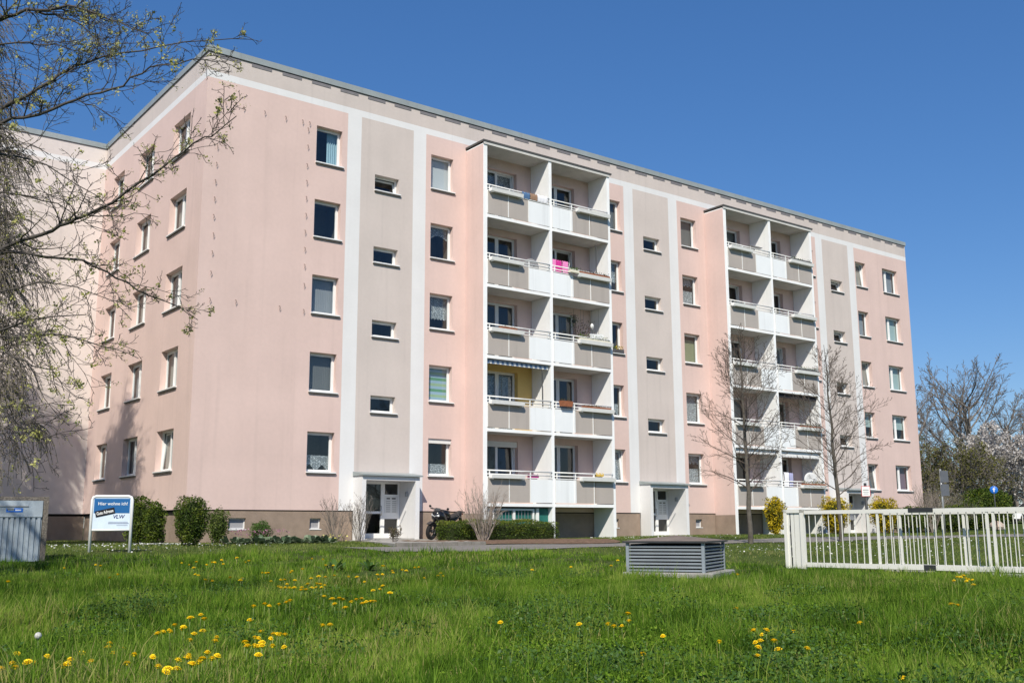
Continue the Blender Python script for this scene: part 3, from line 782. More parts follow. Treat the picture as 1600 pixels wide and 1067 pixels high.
class Wood:
    """collects branches as tubes; alike ones are skinned together"""
    def __init__(s): s.b = {}; s.tips = []; s.nodes = []
    def add(s, pts, rad, sides): s.b.setdefault((len(pts), sides), []).append((pts, rad))
    def mesh(s, name, mt):
        Vs = []; Fs = []; off = 0
        for (k, n), items in s.b.items():
            P = np.array([i[0] for i in items], float); R = np.array([i[1] for i in items], float); m_ = len(items)
            T = np.empty_like(P); T[:, 1:-1] = P[:, 2:]-P[:, :-2]; T[:, 0] = P[:, 1]-P[:, 0]; T[:, -1] = P[:, -1]-P[:, -2]
            T /= np.linalg.norm(T, axis=2, keepdims=True)+1e-9
            ref = np.eye(3)[np.argmin(np.abs(T.mean(1)), axis=1)][:, None, :]
            A = np.cross(T, np.broadcast_to(ref, T.shape)); A /= np.linalg.norm(A, axis=2, keepdims=True)+1e-9
            B = np.cross(T, A)
            g = np.linspace(0, 2*np.pi, n, endpoint=False)
            V = P[:, :, None, :]+R[:, :, None, None]*(np.cos(g)[None, None, :, None]*A[:, :, None, :]+np.sin(g)[None, None, :, None]*B[:, :, None, :])
            i = np.arange(n); j = (i+1) % n; base = (np.arange(k-1)*n)[:, None]
            F = np.stack([base+i, base+j, base+n+j, base+n+i], axis=2).reshape(-1, 4)
            Fs.append((F[None]+(np.arange(m_)*k*n)[:, None, None]).reshape(-1, 4)+off)
            Vs.append(V.reshape(-1, 3)); off += m_*k*n
        return big_mesh(name, np.concatenate(Vs), np.concatenate(Fs), mt, smooth=True)

def walk(rng, p, d, L, n, wander, up, droop=0.0):
    pts = [p]; st = L/n
    for i in range(n):
        d = norm((d[0]+rng.gauss(0, wander), d[1]+rng.gauss(0, wander), d[2]+rng.gauss(0, wander)+up-droop*i/n))
        p = (p[0]+d[0]*st, p[1]+d[1]*st, p[2]+d[2]*st); pts.append(p)
    return pts

def grow(rng, W, p, d, L, r, lvl, sp):
    """recursive branching; sp: per level dicts"""
    q = sp[lvl]
    n = q.get('n', 6)
    pts = walk(rng, p, d, L, n, q.get('wander', .12), q.get('up', .04), q.get('droop', 0))
    rmin = q.get('rmin', .004)
    rad = [max(rmin, r*(1-q.get('taper', .8)*i/n)) for i in range(n+1)]
    W.add(pts, rad, 7 if r > .06 else (5 if r > .025 else 3))
    if lvl+1 >= len(sp): W.tips.append(pts[-1]); W.nodes += pts[1:]; return
    c = sp[lvl+1]
    k = c['count'] if not isinstance(c['count'], tuple) else rng.randint(*c['count'])
    az = rng.random()*6.28
    for i in range(k):
        t = c.get('from', .25)+(1-c.get('from', .25))*(i+rng.random()*.9)/k
        x = min(n-1e-3, t*n); j = int(x); f = x-j
        b = tuple(pts[j][m_]*(1-f)+pts[j+1][m_]*f for m_ in range(3))
        dd = norm(tuple(pts[j+1][m_]-pts[j][m_] for m_ in range(3)))
        az += 2.4+rng.gauss(0, .4)
        nd = perp_dir(dd, c.get('ang', .8)+rng.gauss(0, .15), az)
        ll = L*c['len']*(1-c.get('short', .5)*t)*rng.uniform(.7, 1.25) if 'abs' not in c else c['abs']*(1-c.get('short', .5)*t)*rng.uniform(.7, 1.25)
        rr = max(c.get('rmin', .004), rad[min(n, j)]*c.get('rad', .5))
        grow(rng, W, b, nd, ll, rr, lvl+1, sp)
    W.tips.append(pts[-1])

def leaves(P, size, rs, aspect=.55, rnd=None, up=.0, jitter=1.0):
    """one small folded leaf per point"""
    P = np.asarray(P, float); n = len(P)
    a = rs.normal(size=(n, 3)); a[:, 2] += up; a /= np.linalg.norm(a, axis=1)[:, None]
    b = rs.normal(size=(n, 3)); b -= (b*a).sum(1)[:, None]*a; b /= np.linalg.norm(b, axis=1)[:, None]
    s = (size*rs.uniform(.6, 1.3, n))[:, None]
    c = np.cross(a, b)
    v0 = P-b*s*.5; v2 = P+b*s*.5; v1 = P+c*s*aspect*.5+a*s*.08; v3 = P-c*s*aspect*.5+a*s*.08
    V = np.stack([v0, v1, v2, v3], 1).reshape(-1, 3)
    F = np.arange(4*n).reshape(n, 4)
    if rnd is None: rnd = rs.uniform(0, 1, n)
    return V, F, np.repeat(rnd, 4)

def blob_points(rs, n, rx, ry, rz, shell=.35, sq=2.6, lump=.10, seed=0.0, floor=-1.0):
    """points near the surface of a lumpy rounded shape"""
    u = rs.normal(size=(n, 3)); u /= np.linalg.norm(u, axis=1)[:, None]
    k = (np.abs(u)**sq).sum(1)**(-1/sq)
    l = 1+lump*(np.sin(u[:, 0]*5+seed)*np.cos(u[:, 1]*6+seed*2)+.6*np.sin(u[:, 2]*9+seed*3+u[:, 0]*4))
    r = k*l*(1-shell*rs.uniform(0, 1, n)**1.6)
    r = r*(1+.16*(rs.uniform(0, 1, n) < .05)*rs.uniform(.2, 1, n))
    return u*r[:, None]*np.array([rx, ry, rz])

def bush(name, label, cat, x, y, rx, ry, h, leaf, mt, n=5000, size=.05, sq=3.0, lump=.10, group=None, rz=0.0, seed=1, base=.0, core=True, narrow=0.0, twig=True):
    rs = np.random.RandomState(seed)
    z0 = g1(x, y)
    t = thing(name, label, cat, (x, y, z0), rz, group)
    P = blob_points(rs, n, rx, ry, h/2, .38, sq, lump, seed*1.7)
    P[:, 2] += h/2
    if narrow:
        f = 1-narrow*(1-np.clip(P[:, 2]/h, 0, 1))**1.5; P[:, 0] *= f; P[:, 1] *= f
    P[:, 2] = np.maximum(P[:, 2], .03)+base
    tone = np.clip(.45+.35*np.sin(P[:, 0]*9+seed)*np.cos(P[:, 1]*8+P[:, 2]*7)+rs.normal(0, .22, n), 0, 1)
    V, F, R = leaves(P, size, rs, .6, tone, .4)
    link('foliage', big_mesh('foliage', V, F, M[leaf], R), t)
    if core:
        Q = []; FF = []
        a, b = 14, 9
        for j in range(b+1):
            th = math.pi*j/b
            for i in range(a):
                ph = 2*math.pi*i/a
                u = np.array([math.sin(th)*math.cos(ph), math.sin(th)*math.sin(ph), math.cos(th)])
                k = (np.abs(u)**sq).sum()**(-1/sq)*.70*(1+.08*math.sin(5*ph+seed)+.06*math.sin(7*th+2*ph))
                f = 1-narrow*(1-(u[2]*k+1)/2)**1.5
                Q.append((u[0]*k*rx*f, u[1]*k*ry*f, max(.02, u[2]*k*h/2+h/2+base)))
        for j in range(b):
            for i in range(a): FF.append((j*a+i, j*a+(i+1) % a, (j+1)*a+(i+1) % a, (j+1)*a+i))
        MB().add(Q, FF, 0, True).build('shade_core', M['core'], t)  # solid core coloured as the shade inside the bush, closes see-through gaps
    if twig:
        rng = random.Random(seed); W = Wood()
        for i in range(9):
            aa = rng.random()*6.28
            pts = walk(rng, (0, 0, -.05), norm((math.cos(aa)*.45, math.sin(aa)*.45, 1)), h*.8, 4, .12, .02)
            W.add([(p[0]*rx*1.2, p[1]*ry*1.2, p[2]) for p in pts], [.018, .015, .012, .009, .006], 4)
        link('stems', W.mesh('stems', M['twig']), t)
    return t

def bare_shrub(name, label, x, y, h, spread, nst, mt, seed, rad=.012, lean=.5, group=None, leafkey=None, nl=0, lsize=.03):
    rng = random.Random(seed); rs = np.random.RandomState(seed); W = Wood()
    t = thing(name, label, 'shrub', (x, y, g1(x, y)), 0, group)
    sp = [dict(n=7, wander=.07, up=.05, taper=.65, rmin=.004), dict(count=(5, 8), len=.42, ang=.45, **{'from': .25}, n=4, wander=.10, up=.07, taper=.6, rad=.65, rmin=.0035), dict(count=(2, 4), len=.45, ang=.5, n=3, wander=.12, up=.06, rad=.7, rmin=.003, **{'from': .3})]
    for i in range(nst):
        a = rng.random()*6.28; q = lean*rng.random()
        grow(rng, W, (spread*.12*math.cos(a)*rng.random(), spread*.12*math.sin(a)*rng.random(), -.03), norm((math.cos(a)*q, math.sin(a)*q, 1)), h*rng.uniform(.65, .95), rad*rng.uniform(.7, 1.3), 0, sp)
    link('branches', W.mesh('branches', M[mt]), t)
    if leafkey:
        P = np.array([W.nodes[rng.randrange(len(W.nodes))] for _ in range(nl)])+rs.normal(0, .02, (nl, 3))
        V, F, R = leaves(P, lsize, rs); link('buds', big_mesh('buds', V, F, M[leafkey], R), t)
    return t

# ------------------------------------------------------------------ the overhanging maple at the left
LIMBS = [
  [(-10.09,-21.84,5.58), (-9.99,-22.08,5.57), (-9.86,-22.34,5.55), (-9.70,-22.62,5.51), (-9.60,-22.85,5.45), (-9.45,-23.09,5.32), (-9.32,-23.33,5.18), (-9.14,-23.59,5.02)],
  [(-9.85,-22.28,5.57), (-9.71,-22.49,5.49), (-9.61,-22.68,5.39), (-9.45,-22.88,5.19), (-9.38,-23.02,5.02), (-9.31,-23.16,4.86)],
  [(-10.05,-22.03,4.56), (-9.85,-22.10,4.72), (-9.62,-22.21,4.93), (-9.51,-22.21,5.05), (-9.35,-22.24,5.16), (-9.19,-22.28,5.27), (-9.02,-22.31,5.35), (-8.67,-22.48,5.46), (-8.22,-22.74,5.56), (-7.83,-22.93,5.61)],
  [(-10.14,-22.64,4.19), (-9.98,-22.83,4.23), (-9.78,-23.05,4.29), (-9.62,-23.24,4.36), (-9.47,-23.42,4.40), (-9.32,-23.60,4.44), (-9.21,-23.77,4.53), (-9.10,-23.92,4.59), (-8.89,-24.14,4.62), (-8.72,-24.32,4.57)],
  [(-9.89,-20.77,5.80), (-9.62,-20.86,5.87), (-9.49,-20.84,5.88), (-9.34,-20.84,5.94), (-9.13,-20.86,5.91), (-8.97,-20.86,5.96), (-8.78,-20.91,6.08), (-8.27,-21.19,6.14)],
  [(-9.94,-22.04,3.15), (-9.66,-22.41,3.26), (-9.55,-22.63,3.32), (-9.46,-22.84,3.35), (-9.31,-23.09,3.42), (-9.17,-23.36,3.53), (-9.03,-23.61,3.64), (-8.90,-23.87,3.78), (-8.82,-24.08,3.86), (-8.73,-24.28,3.88), (-8.61,-24.53,4.02)],
  [(-9.88,-22.08,3.13), (-9.58,-22.20,3.10), (-9.25,-22.34,3.09), (-9.01,-22.39,2.99), (-8.83,-22.40,2.92), (-8.61,-22.43,2.80), (-8.32,-22.52,2.70), (-8.13,-22.53,2.59)],
  [(-9.98,-22.58,2.26), (-9.83,-22.92,2.32), (-9.68,-23.24,2.32), (-9.50,-23.59,2.30)],
  [(-9.69,-21.06,2.47), (-9.42,-21.41,2.45), (-9.26,-21.69,2.44), (-9.06,-21.97,2.35), (-8.86,-22.26,2.25), (-8.70,-22.50,2.14)],
  [(-10.04,-22.99,2.05), (-9.96,-23.16,1.94), (-9.85,-23.35,1.85), (-9.73,-23.55,1.80), (-9.66,-23.70,1.61)],
  [(-9.95,-22.70,1.56), (-9.91,-22.84,1.47), (-9.82,-23.01,1.37), (-9.75,-23.16,1.28), (-9.68,-23.34,1.22)],
  [(-9.81,-21.06,4.02), (-9.56,-21.06,4.03), (-9.24,-21.11,3.99), (-8.90,-21.13,3.80), (-8.56,-21.18,3.70)],
  [(-10.07,-22.39,3.99), (-9.85,-22.69,3.89), (-9.65,-22.97,3.71), (-9.40,-23.26,3.48), (-9.26,-23.49,3.27)],
  [(-9.66,-20.69,3.02), (-9.32,-20.88,3.14), (-8.96,-21.05,3.10), (-8.62,-21.19,2.97), (-8.40,-21.21,2.77)],
]
rng = random.Random(11); rs = np.random.RandomState(11)
TX, TY = -12.55, -19.0
maple = thing('maple_tree', 'maple with dark budding branches reaching in from the left edge', 'tree', (TX, TY, g1(TX, TY)))
oz = g1(TX, TY)
loc = lambda p: (p[0]-TX, p[1]-TY, p[2]-oz)
Wt = Wood(); Wt.add([(0, 0, -.3), (.03, 0, 1), (.0, .05, 2.5), (-.06, .05, 4.5), (0, .1, 7), (.1, .1, 9.5)], [.24, .19, .16, .13, .09, .03], 10)
link('trunk', Wt.mesh('trunk', M['maple']), maple)
W = Wood()
twigs = [dict(n=6, wander=.20, up=.05, taper=.75, rmin=.0032), dict(count=(4, 8), len=.48, ang=.75, n=5, wander=.22, up=.07, taper=.6, rad=.6, rmin=.0026, **{'from': .15}), dict(count=(2, 4), len=.42, ang=.8, n=3, wander=.22, up=.08, rad=.7, rmin=.0022, **{'from': .3})]
for li, limb in enumerate(LIMBS):
    pts = [loc(p) for p in limb]
    p0 = pts[0]; d0 = math.hypot(p0[0], p0[1])
    if li == 1:
        lead = []
    else:
        zt = max(1.3, p0[2]-.30*d0-rng.random()*.4)
        lead = [(0, 0, zt), (p0[0]*.3, p0[1]*.3, zt+(p0[2]-zt)*.42), (p0[0]*.65, p0[1]*.65, zt+(p0[2]-zt)*.82)]
    full = lead+pts
    # finer, slightly wavering course
    fine = []
    for a, b in zip(full[:-1], full[1:]):
        fine += [a, tuple((a[k]+b[k])/2+rng.gauss(0, .012) for k in range(3))]
    fine.append(full[-1])
    n = len(fine); r0 = (.018, .012, .018, .016, .010, .019, .015, .012, .013, .011, .010, .010, .010, .009)[li]
    i0 = 2*len(lead)
    rad = [max(.004, r0*(1.0+.5*max(0, (i0-i)/max(1, i0)) if i < i0 else 1-.82*(i-i0)/(n-i0))) for i in range(n)]
    W.add(fine, rad, 6)
    for i in range(max(2, i0-3), n-1):
        for rep in range(2):
            if rng.random() < .80:
                d = norm(tuple(fine[i+1][k]-fine[i][k] for k in range(3)))
                nd = perp_dir(d, rng.uniform(.35, .95), rng.random()*6.28)
                nd = norm((nd[0], nd[1], nd[2]+.10))
                fr = (i-i0)/(n-i0)
                grow(rng, W, fine[i], nd, rng.uniform(.2, 1.0)*(1-.68*max(0, fr)), rad[i]*.55, 0, twigs)
# the rest of the crown, further left and above
for i in range(26):
    a = rng.random()*6.28; z = rng.uniform(3.5, 9)
    L_ = rng.uniform(2.2, 4.2)*(1-.35*(z-3.5)/5.5)
    if -1.4 < a-5.2 < 1.0: L_ = min(L_, 2.2)
    grow(rng, W, (0, .05, z), norm((math.cos(a), math.sin(a), .55)), L_, .05, 0,
         [dict(n=8, wander=.12, up=.05, taper=.8), dict(count=(8, 12), len=.42, ang=.7, n=5, wander=.15, up=.05, rad=.5, rmin=.004, **{'from': .2}), dict(count=(4, 6), len=.45, ang=.7, n=3, wander=.2, up=.06, rad=.6, rmin=.003, **{'from': .2})])
link('branches', W.mesh('branches', M['maple']), maple)
tips = np.array(W.tips)
pick = rs.choice(len(tips), min(len(tips), 1900), replace=False)
P = np.repeat(tips[pick], 9, 0)+rs.normal(0, .016, (9*len(pick), 3))
sz = np.repeat(rs.uniform(.3, 1.25, len(pick))**1.5, 9)
V, F, R = leaves(P, .023*sz, rs, .8, np.repeat(rs.uniform(0, 1, len(pick)), 9)*.7+.3*rs.rand(len(P)))
link('flower_buds', big_mesh('flower_buds', V, F, M['bud'], R), maple)

# ------------------------------------------------------------------ birches beside the gable
def birch(label, x, y, h, seed, group='birches left of the gable'):
    rng = random.Random(seed); rs = np.random.RandomState(seed)
    t = thing('birch_tree', label, 'tree', (x, y, g1(x, y)), 0, group)
    Wt = Wood(); tr = walk(rng, (0, 0, -.2), (0.02, 0, 1), h, 10, .03, .05)
    Wt.add(tr, [.17*(1-i/10.6) for i in range(11)], 8)
    link('trunk', Wt.mesh('trunk', M['birch']), t)
    W = Wood()
    sp = [dict(n=8, wander=.08, up=.03, droop=.12, taper=.8), dict(count=(9, 12), len=.42, ang=.7, n=6, wander=.12, up=-.04, droop=.25, rad=.45, rmin=.011, **{'from': .2}), dict(count=(11, 13), abs=1.3, short=.2, ang=.6, n=5, wander=.08, up=-.22, droop=.3, rad=.6, rmin=.009, **{'from': .15})]
    for i in range(44):
        f = .16+.8*i/44; j = f*10; k = int(j)
        p = tuple(tr[k][m_]*(1-(j-k))+tr[min(10, k+1)][m_]*(j-k) for m_ in range(3))
        a = i*2.4
        grow(rng, W, p, norm((math.cos(a), math.sin(a), 1.1)), (2.9 if i > 3 else 2.2)*(1.15-.85*f), .035*(1.2-f), 0, sp)
    link('branches', W.mesh('branches', M['twiggrey']), t)
    N = np.array(W.nodes); pk = rs.randint(0, len(N), 34000)
    V, F, R = leaves(N[pk]+rs.normal(0, .03, (len(pk), 3)), .055, rs, .5)
    link('catkins', big_mesh('catkins', V, F, M['catkin'], R), t)
    return t
b1 = birch('birch with drooping olive catkins at the left picture edge', -6.9, -1.4, 16.2, 5)
b2 = b1.copy(); COL.objects.link(b2); b2.location = (-9.4, 4.4, g1(-9.4, 4.4)); b2.rotation_euler = (0, 0, 2.1); b2['label'] = 'birch beyond the left picture edge, shading the pale block'
for ch in list(b1.children):
    c_ = ch.copy(); COL.objects.link(c_); c_.parent = b2

# ------------------------------------------------------------------ two young bare trees by the path
def street_tree(label, x, y, h, seed, lean, spread):
    rng = random.Random(seed)
    t = thing('street_tree', label, 'tree', (x, y, g1(x, y)), 0, 'bare young trees by the path')
    tr = [(lean*(i/12)**1.2*h*.5+rng.gauss(0, .018), rng.gauss(0, .018), -.1+i*h*.96/12) for i in range(13)]
    Wt = Wood(); Wt.add(tr, [.085*(1-.92*(i/12)**1.1) for i in range(13)], 8)
    link('trunk', Wt.mesh('trunk', M['bark']), t)
    W = Wood()
    sp = [dict(n=9, wander=.085, up=.055, taper=.82, rmin=.005), dict(count=(8, 12), len=.48, ang=.62, n=6, wander=.12, up=.06, taper=.7, rad=.5, rmin=.0045, **{'from': .12}), dict(count=(4, 6), len=.42, ang=.6, n=4, wander=.14, up=.06, rad=.6, rmin=.0042, **{'from': .15}), dict(count=(1, 3), len=.5, ang=.6, n=2, wander=.14, up=.05, rad=.8, rmin=.0038, **{'from': .3})]
    nb_ = 34
    for i in range(nb_):
        f = .24+.70*(i/nb_)**.95; j = f*12; k = int(j)
        p = tuple(tr[k][m_]*(1-(j-k))+tr[min(12, k+1)][m_]*(j-k) for m_ in range(3))
        a = i*2.4+rng.gauss(0, .3)
        ln = spread*(.55+.6*math.sin(min(1, (f-.2)/.35)*1.57))*(1.12-f)*1.35*rng.uniform(.8, 1.15)
        grow(rng, W, p, norm((math.cos(a), math.sin(a), .42+.5*f)), ln, .024*(1.25-f), 0, sp)
    link('branches', W.mesh('branches', M['twig']), t)
street_tree('bare young tree standing in front of the second balcony tower', 14.2, -10.95, 7.2, 21, -.05, 2.2)
street_tree('bare young tree nearer the right stair bay, behind the gate', 19.4, -10.6, 7.3, 34, -.10, 2.15)

# ------------------------------------------------------------------ bushes near the house
bush('clipped_bush', 'tall clipped green bush behind the blue and white board', 'bush', -1.98, -1.6, .36, .40, 1.38, 'boxleaf', 'twig', 5200, .055, 3.2, .12, 'clipped bushes along the wall', seed=2)
bush('clipped_bush', 'clipped bush touching the first one behind the board, nearer the corner', 'bush', -1.86, -2.7, .27, .32, 1.22, 'boxleaf', 'twig', 4200, .055, 3.2, .14, 'clipped bushes along the wall', seed=3)
bush('clipped_bush', 'large dark rounded bush standing alone at the block corner', 'bush', -1.75, -5.3, .47, .47, 1.30, 'boxleaf2', 'twig', 7000, .05, 3.0, .07, 'clipped bushes along the wall', seed=4, narrow=.35)
bush('clipped_bush', 'small light green bush right of the large dark bush', 'bush', .48, -1.55, .34, .34, 1.02, 'lightleaf', 'twig', 3000, .05, 2.6, .14, 'clipped bushes along the wall', seed=6, narrow=.25)
bush('feathery_bush', 'feathery bright green herb bush above the fleshy leaves', 'bush', 2.05, -1.2, .33, .33, .68, 'fern', 'twig', 3600, .04, 2.2, .15, seed=7)
def hedge(label, x0, x1, y, ry, h, seed, n):
    rs = np.random.RandomState(seed); L_ = x1-x0
    t = thing('clipped_hedge', label, 'hedge', ((x0+x1)/2, y, g1((x0+x1)/2, y)), 0, 'low hedges under the first tower')
    u = blob_points(rs, n, 1, 1, 1, .22, 7, .035, seed)
    P = u*np.array([L_/2, ry, h/2]); P[:, 2] += h/2
    P[:, 2] += .05*np.sin(P[:, 0]*4+seed)*(P[:, 2] > h*.5); P[:, 2] = np.maximum(P[:, 2], .03)
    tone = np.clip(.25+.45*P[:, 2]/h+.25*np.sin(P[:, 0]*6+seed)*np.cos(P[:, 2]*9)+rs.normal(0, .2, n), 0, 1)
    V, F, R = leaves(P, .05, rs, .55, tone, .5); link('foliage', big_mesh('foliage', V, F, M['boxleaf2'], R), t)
    MB().cbox(-L_/2*.9, L_/2*.9, -ry*.8, ry*.8, .03, h*.84, .12).build('shade_core', M['core'], t)  # solid block coloured as the shade inside the hedge
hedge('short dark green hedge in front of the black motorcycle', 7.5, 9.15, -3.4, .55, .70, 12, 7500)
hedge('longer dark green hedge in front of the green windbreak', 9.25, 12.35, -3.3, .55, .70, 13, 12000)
bare_shrub('bare_shrub', 'bare brown shrub against the plinth left of the first entrance', 4.74, -1.2, 1.55, .8, 15, 'twiggrey', 3, .010, .55, 'bare shrubs by the first entrance')
bare_shrub('bare_shrub', 'bare pale shrub in front of the white wall of the first entrance', 5.45, -1.5, 1.6, .9, 17, 'twiggrey', 4, .010, .5, 'bare shrubs by the first entrance')
bare_shrub('bare_shrub', 'vase-shaped bare shrub standing between the two low hedges', 8.38, -4.6, 1.95, 1.3, 36, 'twigpale', 5, .013, .60, 'bare shrubs by the first entrance')
bare_shrub('bare_shrub', 'bare brown shrub at the right end of the pink block', 38.9, -2.4, 2.7, 1.6, 34, 'twigpale', 6, .016, .6)
bare_shrub('rose_bush', 'low reddish-leaved rose bush at the edge of the entrance pavement', 4.35, -5.6, .55, .6, 12, 'twiggrey', 7, .008, .9, None, 'rosel', 420, .05)
FORS = [(25.9, -2.6, .52, 1.66, 'narrow yellow forsythia under the second balcony tower'), (30.6, -2.4, .80, 1.72, 'broad yellow forsythia behind the right bare tree trunk'), (34.9, -2.2, .82, 1.75, 'yellow forsythia covering the third entrance')]
for i, (x, y, r, h, lab) in enumerate(FORS):
    bush('forsythia', lab, 'shrub', x, y, r, r*.9, h, 'forsythia', 'twig', 4200 if i else 3000, .085, 2.6, .12, 'yellow forsythias along the block', seed=40+i, narrow=.45, base=.02)
bush('round_bush', 'round dark green bush right of the third forsythia', 'bush', 37.3, -2.0, .8, .8, 1.35, 'boxleaf', 'twig', 3000, .09, 2.6, .08, 'round bushes at the right end', seed=51)
bush('round_bush', 'round dark green bush right beside the bare brown shrub', 'bush', 38.8, -1.6, .8, .8, 1.4, 'boxleaf', 'twig', 3000, .09, 2.6, .08, 'round bushes at the right end', seed=52)
bush('round_bush', 'dark evergreen bush at the corner past the pink block', 'bush', 41.6, -1.9, .9, .9, 1.5, 'boxleaf2', 'twig', 3000, .09, 2.6, .1, 'round bushes at the right end', seed=53)

# fleshy-leaved border along the wall
rs = np.random.RandomState(77)
for i in range(26):
    x = -.25+i*.122+rs.uniform(-.05, .05); y = -4.15+rs.uniform(-.35, .35)
    mb_v = []; mb_f = []; R = []
    for k in range(13):
        a = rs.uniform(0, 6.28); ln = rs.uniform(.16, .27); e = rs.uniform(.25, 1.0); w = ln*.40
        d = np.array([math.cos(a)*math.cos(e), math.sin(a)*math.cos(e), math.sin(e)]); s = np.array([-math.sin(a), math.cos(a), 0])
        up = np.cross(d, s)*-1
        b = len(mb_v)
        p = np.array([rs.normal(0, .03), rs.normal(0, .03), .0])
        mb_v += [p, p+d*ln*.45+s*w*.5+up*.02, p+d*ln*.45-s*w*.5+up*.02, p+d*ln*.85+s*w*.42-np.array([0, 0, .02]), p+d*ln*.85-s*w*.42-np.array([0, 0, .02]), p+d*ln*1.08-np.array([0, 0, .05])]
        mb_f += [(b, b+1, b+2), (b+1, b+3, b+4), (b+1, b+4, b+2), (b+3, b+5, b+4)]
        R += [np.clip(rs.normal(.5, .25), 0, 1)]*6
    o = link('bergenia', big_mesh('bergenia', np.array(mb_v), np.array(mb_f), M['hosta'], np.array(R)), None, (x, y, g1(x, y)+.02))
    o.scale = (1.5, 1.5, 1.5)
    tag(o, 'clump of fleshy grey-green leaves in the border below the basement windows', 'plant', 'fleshy plants in the wall border')
P = np.stack([rs.uniform(.2, 1.9, 160), rs.uniform(-3.6, -2.9, 160), rs.uniform(.28, .48, 160)], 1)
V, F, R = leaves(P, .05, rs, .8); tag(link('border_flowers', big_mesh('border_flowers', V, F, M['purple'], R)), 'dusky pink flower heads above the fleshy border leaves', 'flowers', kind='stuff')
P = np.stack([rs.normal(3.1, .2, 60), rs.normal(-4.0, .25, 60), rs.uniform(.12, .3, 60)], 1)
V, F, R = leaves(P, .06, rs, .8); tag(link('primroses', big_mesh('primroses', V, F, M['yellowfl'], R)), 'pale yellow flowers at the right end of the leafy border', 'flowers', kind='stuff')
# dark spiky plant by the gable plinth
P = []; rng = random.Random(5); W = Wood()
for i in range(16):
    a = rng.random()*6.28; W.add(walk(rng, (rng.gauss(0, .05), rng.gauss(0, .05), 0), norm((math.cos(a)*.18, math.sin(a)*.18, 1)), rng.uniform(.25, .42), 4, .05, .05), [.022, .026, .022, .014, .004], 4)
o = link('dark_plant', W.mesh('dark_plant', M['black']), None, (-.42, .9, g1(-.5, .9))); tag(o, 'small blackish spiky plant against the gable plinth', 'plant')

# ------------------------------------------------------------------ trees and shrubs beyond the right end
def far_tree(name, label, x, y, h, r, seed, mt, kids=9, trunk_f=.25, stems=1, leaf=None, nl=0, ls=.2, spread=.9, group='trees beyond the right end'):
    rng = random.Random(seed); rs = np.random.RandomState(seed)
    t = thing(name, label, 'tree', (x, y, g1(x, y)), 0, group)
    W = Wood(); Wt = Wood()
    sp = [dict(n=8, wander=.09, up=.045, taper=.8, rmin=.022), dict(count=(7, 8), len=.50, ang=.62, n=5, wander=.12, up=.025, rad=.45, rmin=.017, **{'from': .25}), dict(count=(5, 7), len=.46, ang=.5, n=3, wander=.14, up=.01, rad=.5, rmin=.014, **{'from': .2}), dict(count=(2, 4), len=.5, ang=.55, n=2, wander=.15, up=.03, rad=.6, rmin=.013, **{'from': .2})]
    if leaf: sp = sp[:3]
    for s in range(stems):
        bx = rng.gauss(0, .3)*(stems > 1); by = rng.gauss(0, .3)*(stems > 1)
        tr = walk(rng, (bx, by, -.3), norm((rng.gauss(0, .18)*(stems > 1), rng.gauss(0, .18)*(stems > 1), 1)), h*.8, 9, .05, .05)
        Wt.add(tr, [h*.016*(1-.85*i/9) for i in range(10)], 7)
        for i in range(kids):
            f = trunk_f+(1-trunk_f)*i/kids; j = f*9; k = min(8, int(j))
            p = tuple(tr[k][m_]*(1-(j-k))+tr[k+1][m_]*(j-k) for m_ in range(3))
            a = i*2.4+s
            grow(rng, W, p, norm((math.cos(a)*spread, math.sin(a)*spread, .8)), r*(1.15-.55*f)*rng.uniform(.8, 1.15), h*.006, 0, sp)
    link('trunk', Wt.mesh('trunk', M[mt]), t); link('branches', W.mesh('branches', M[mt]), t)
    if leaf:
        N = np.array(W.nodes); pk = rs.randint(0, len(N), nl)
        V, F, R = leaves(N[pk]+rs.normal(0, ls*.8, (nl, 3)), ls, rs, .7)
        link('crown', big_mesh('crown', V, F, M[leaf], R), t)
    return t
far_tree('bare_tree', 'big bare multi-stemmed tree against the sky at the far right', 80.5, 18.5, 15.0, 7.4, 61, 'twiggrey', 8, .22, 5, spread=1.0)
far_tree('bare_tree', 'bare tree rising over the blossom by the right picture edge', 84.0, 15.6, 12.5, 6.2, 68, 'twiggrey', 8, .22, 3, spread=.75)
far_tree('bare_tree', 'bare tree rising just past the right end of the block', 66.5, 15.5, 13.0, 4.6, 62, 'twiggrey', 9, .2, 3, spread=.6)
far_tree('blossom_tree', 'tree covered in white blossom at the far right', 66.0, 8.0, 7.0, 4.7, 63, 'twiggrey', 10, .12, 3, 'blossom', 16000, .17, 1.15)
far_tree('blossom_tree', 'smaller white blossoming tree low at the right picture edge', 73.0, 5.8, 4.7, 3.6, 64, 'twiggrey', 9, .12, 2, 'blossom', 8000, .17, 1.15)
far_tree('leafing_tree', 'olive-green leafing shrub tree in front of the blossom', 58.0, 6.6, 5.2, 4.3, 65, 'twiggrey', 10, .08, 4, 'olive', 9000, .13, 1.1)
far_tree('leafing_tree', 'yellow-green leafing tree beside the right corner of the block', 58.5, 11.0, 8.4, 3.2, 66, 'twiggrey', 10, .1, 2, 'olive', 6000, .13, .9)
far_tree('leafing_tree', 'low olive shrub right behind the grey road sign', 51.5, 5.4, 4.0, 2.8, 67, 'twiggrey', 9, .08, 4, 'olive', 4000, .11, 1.0)
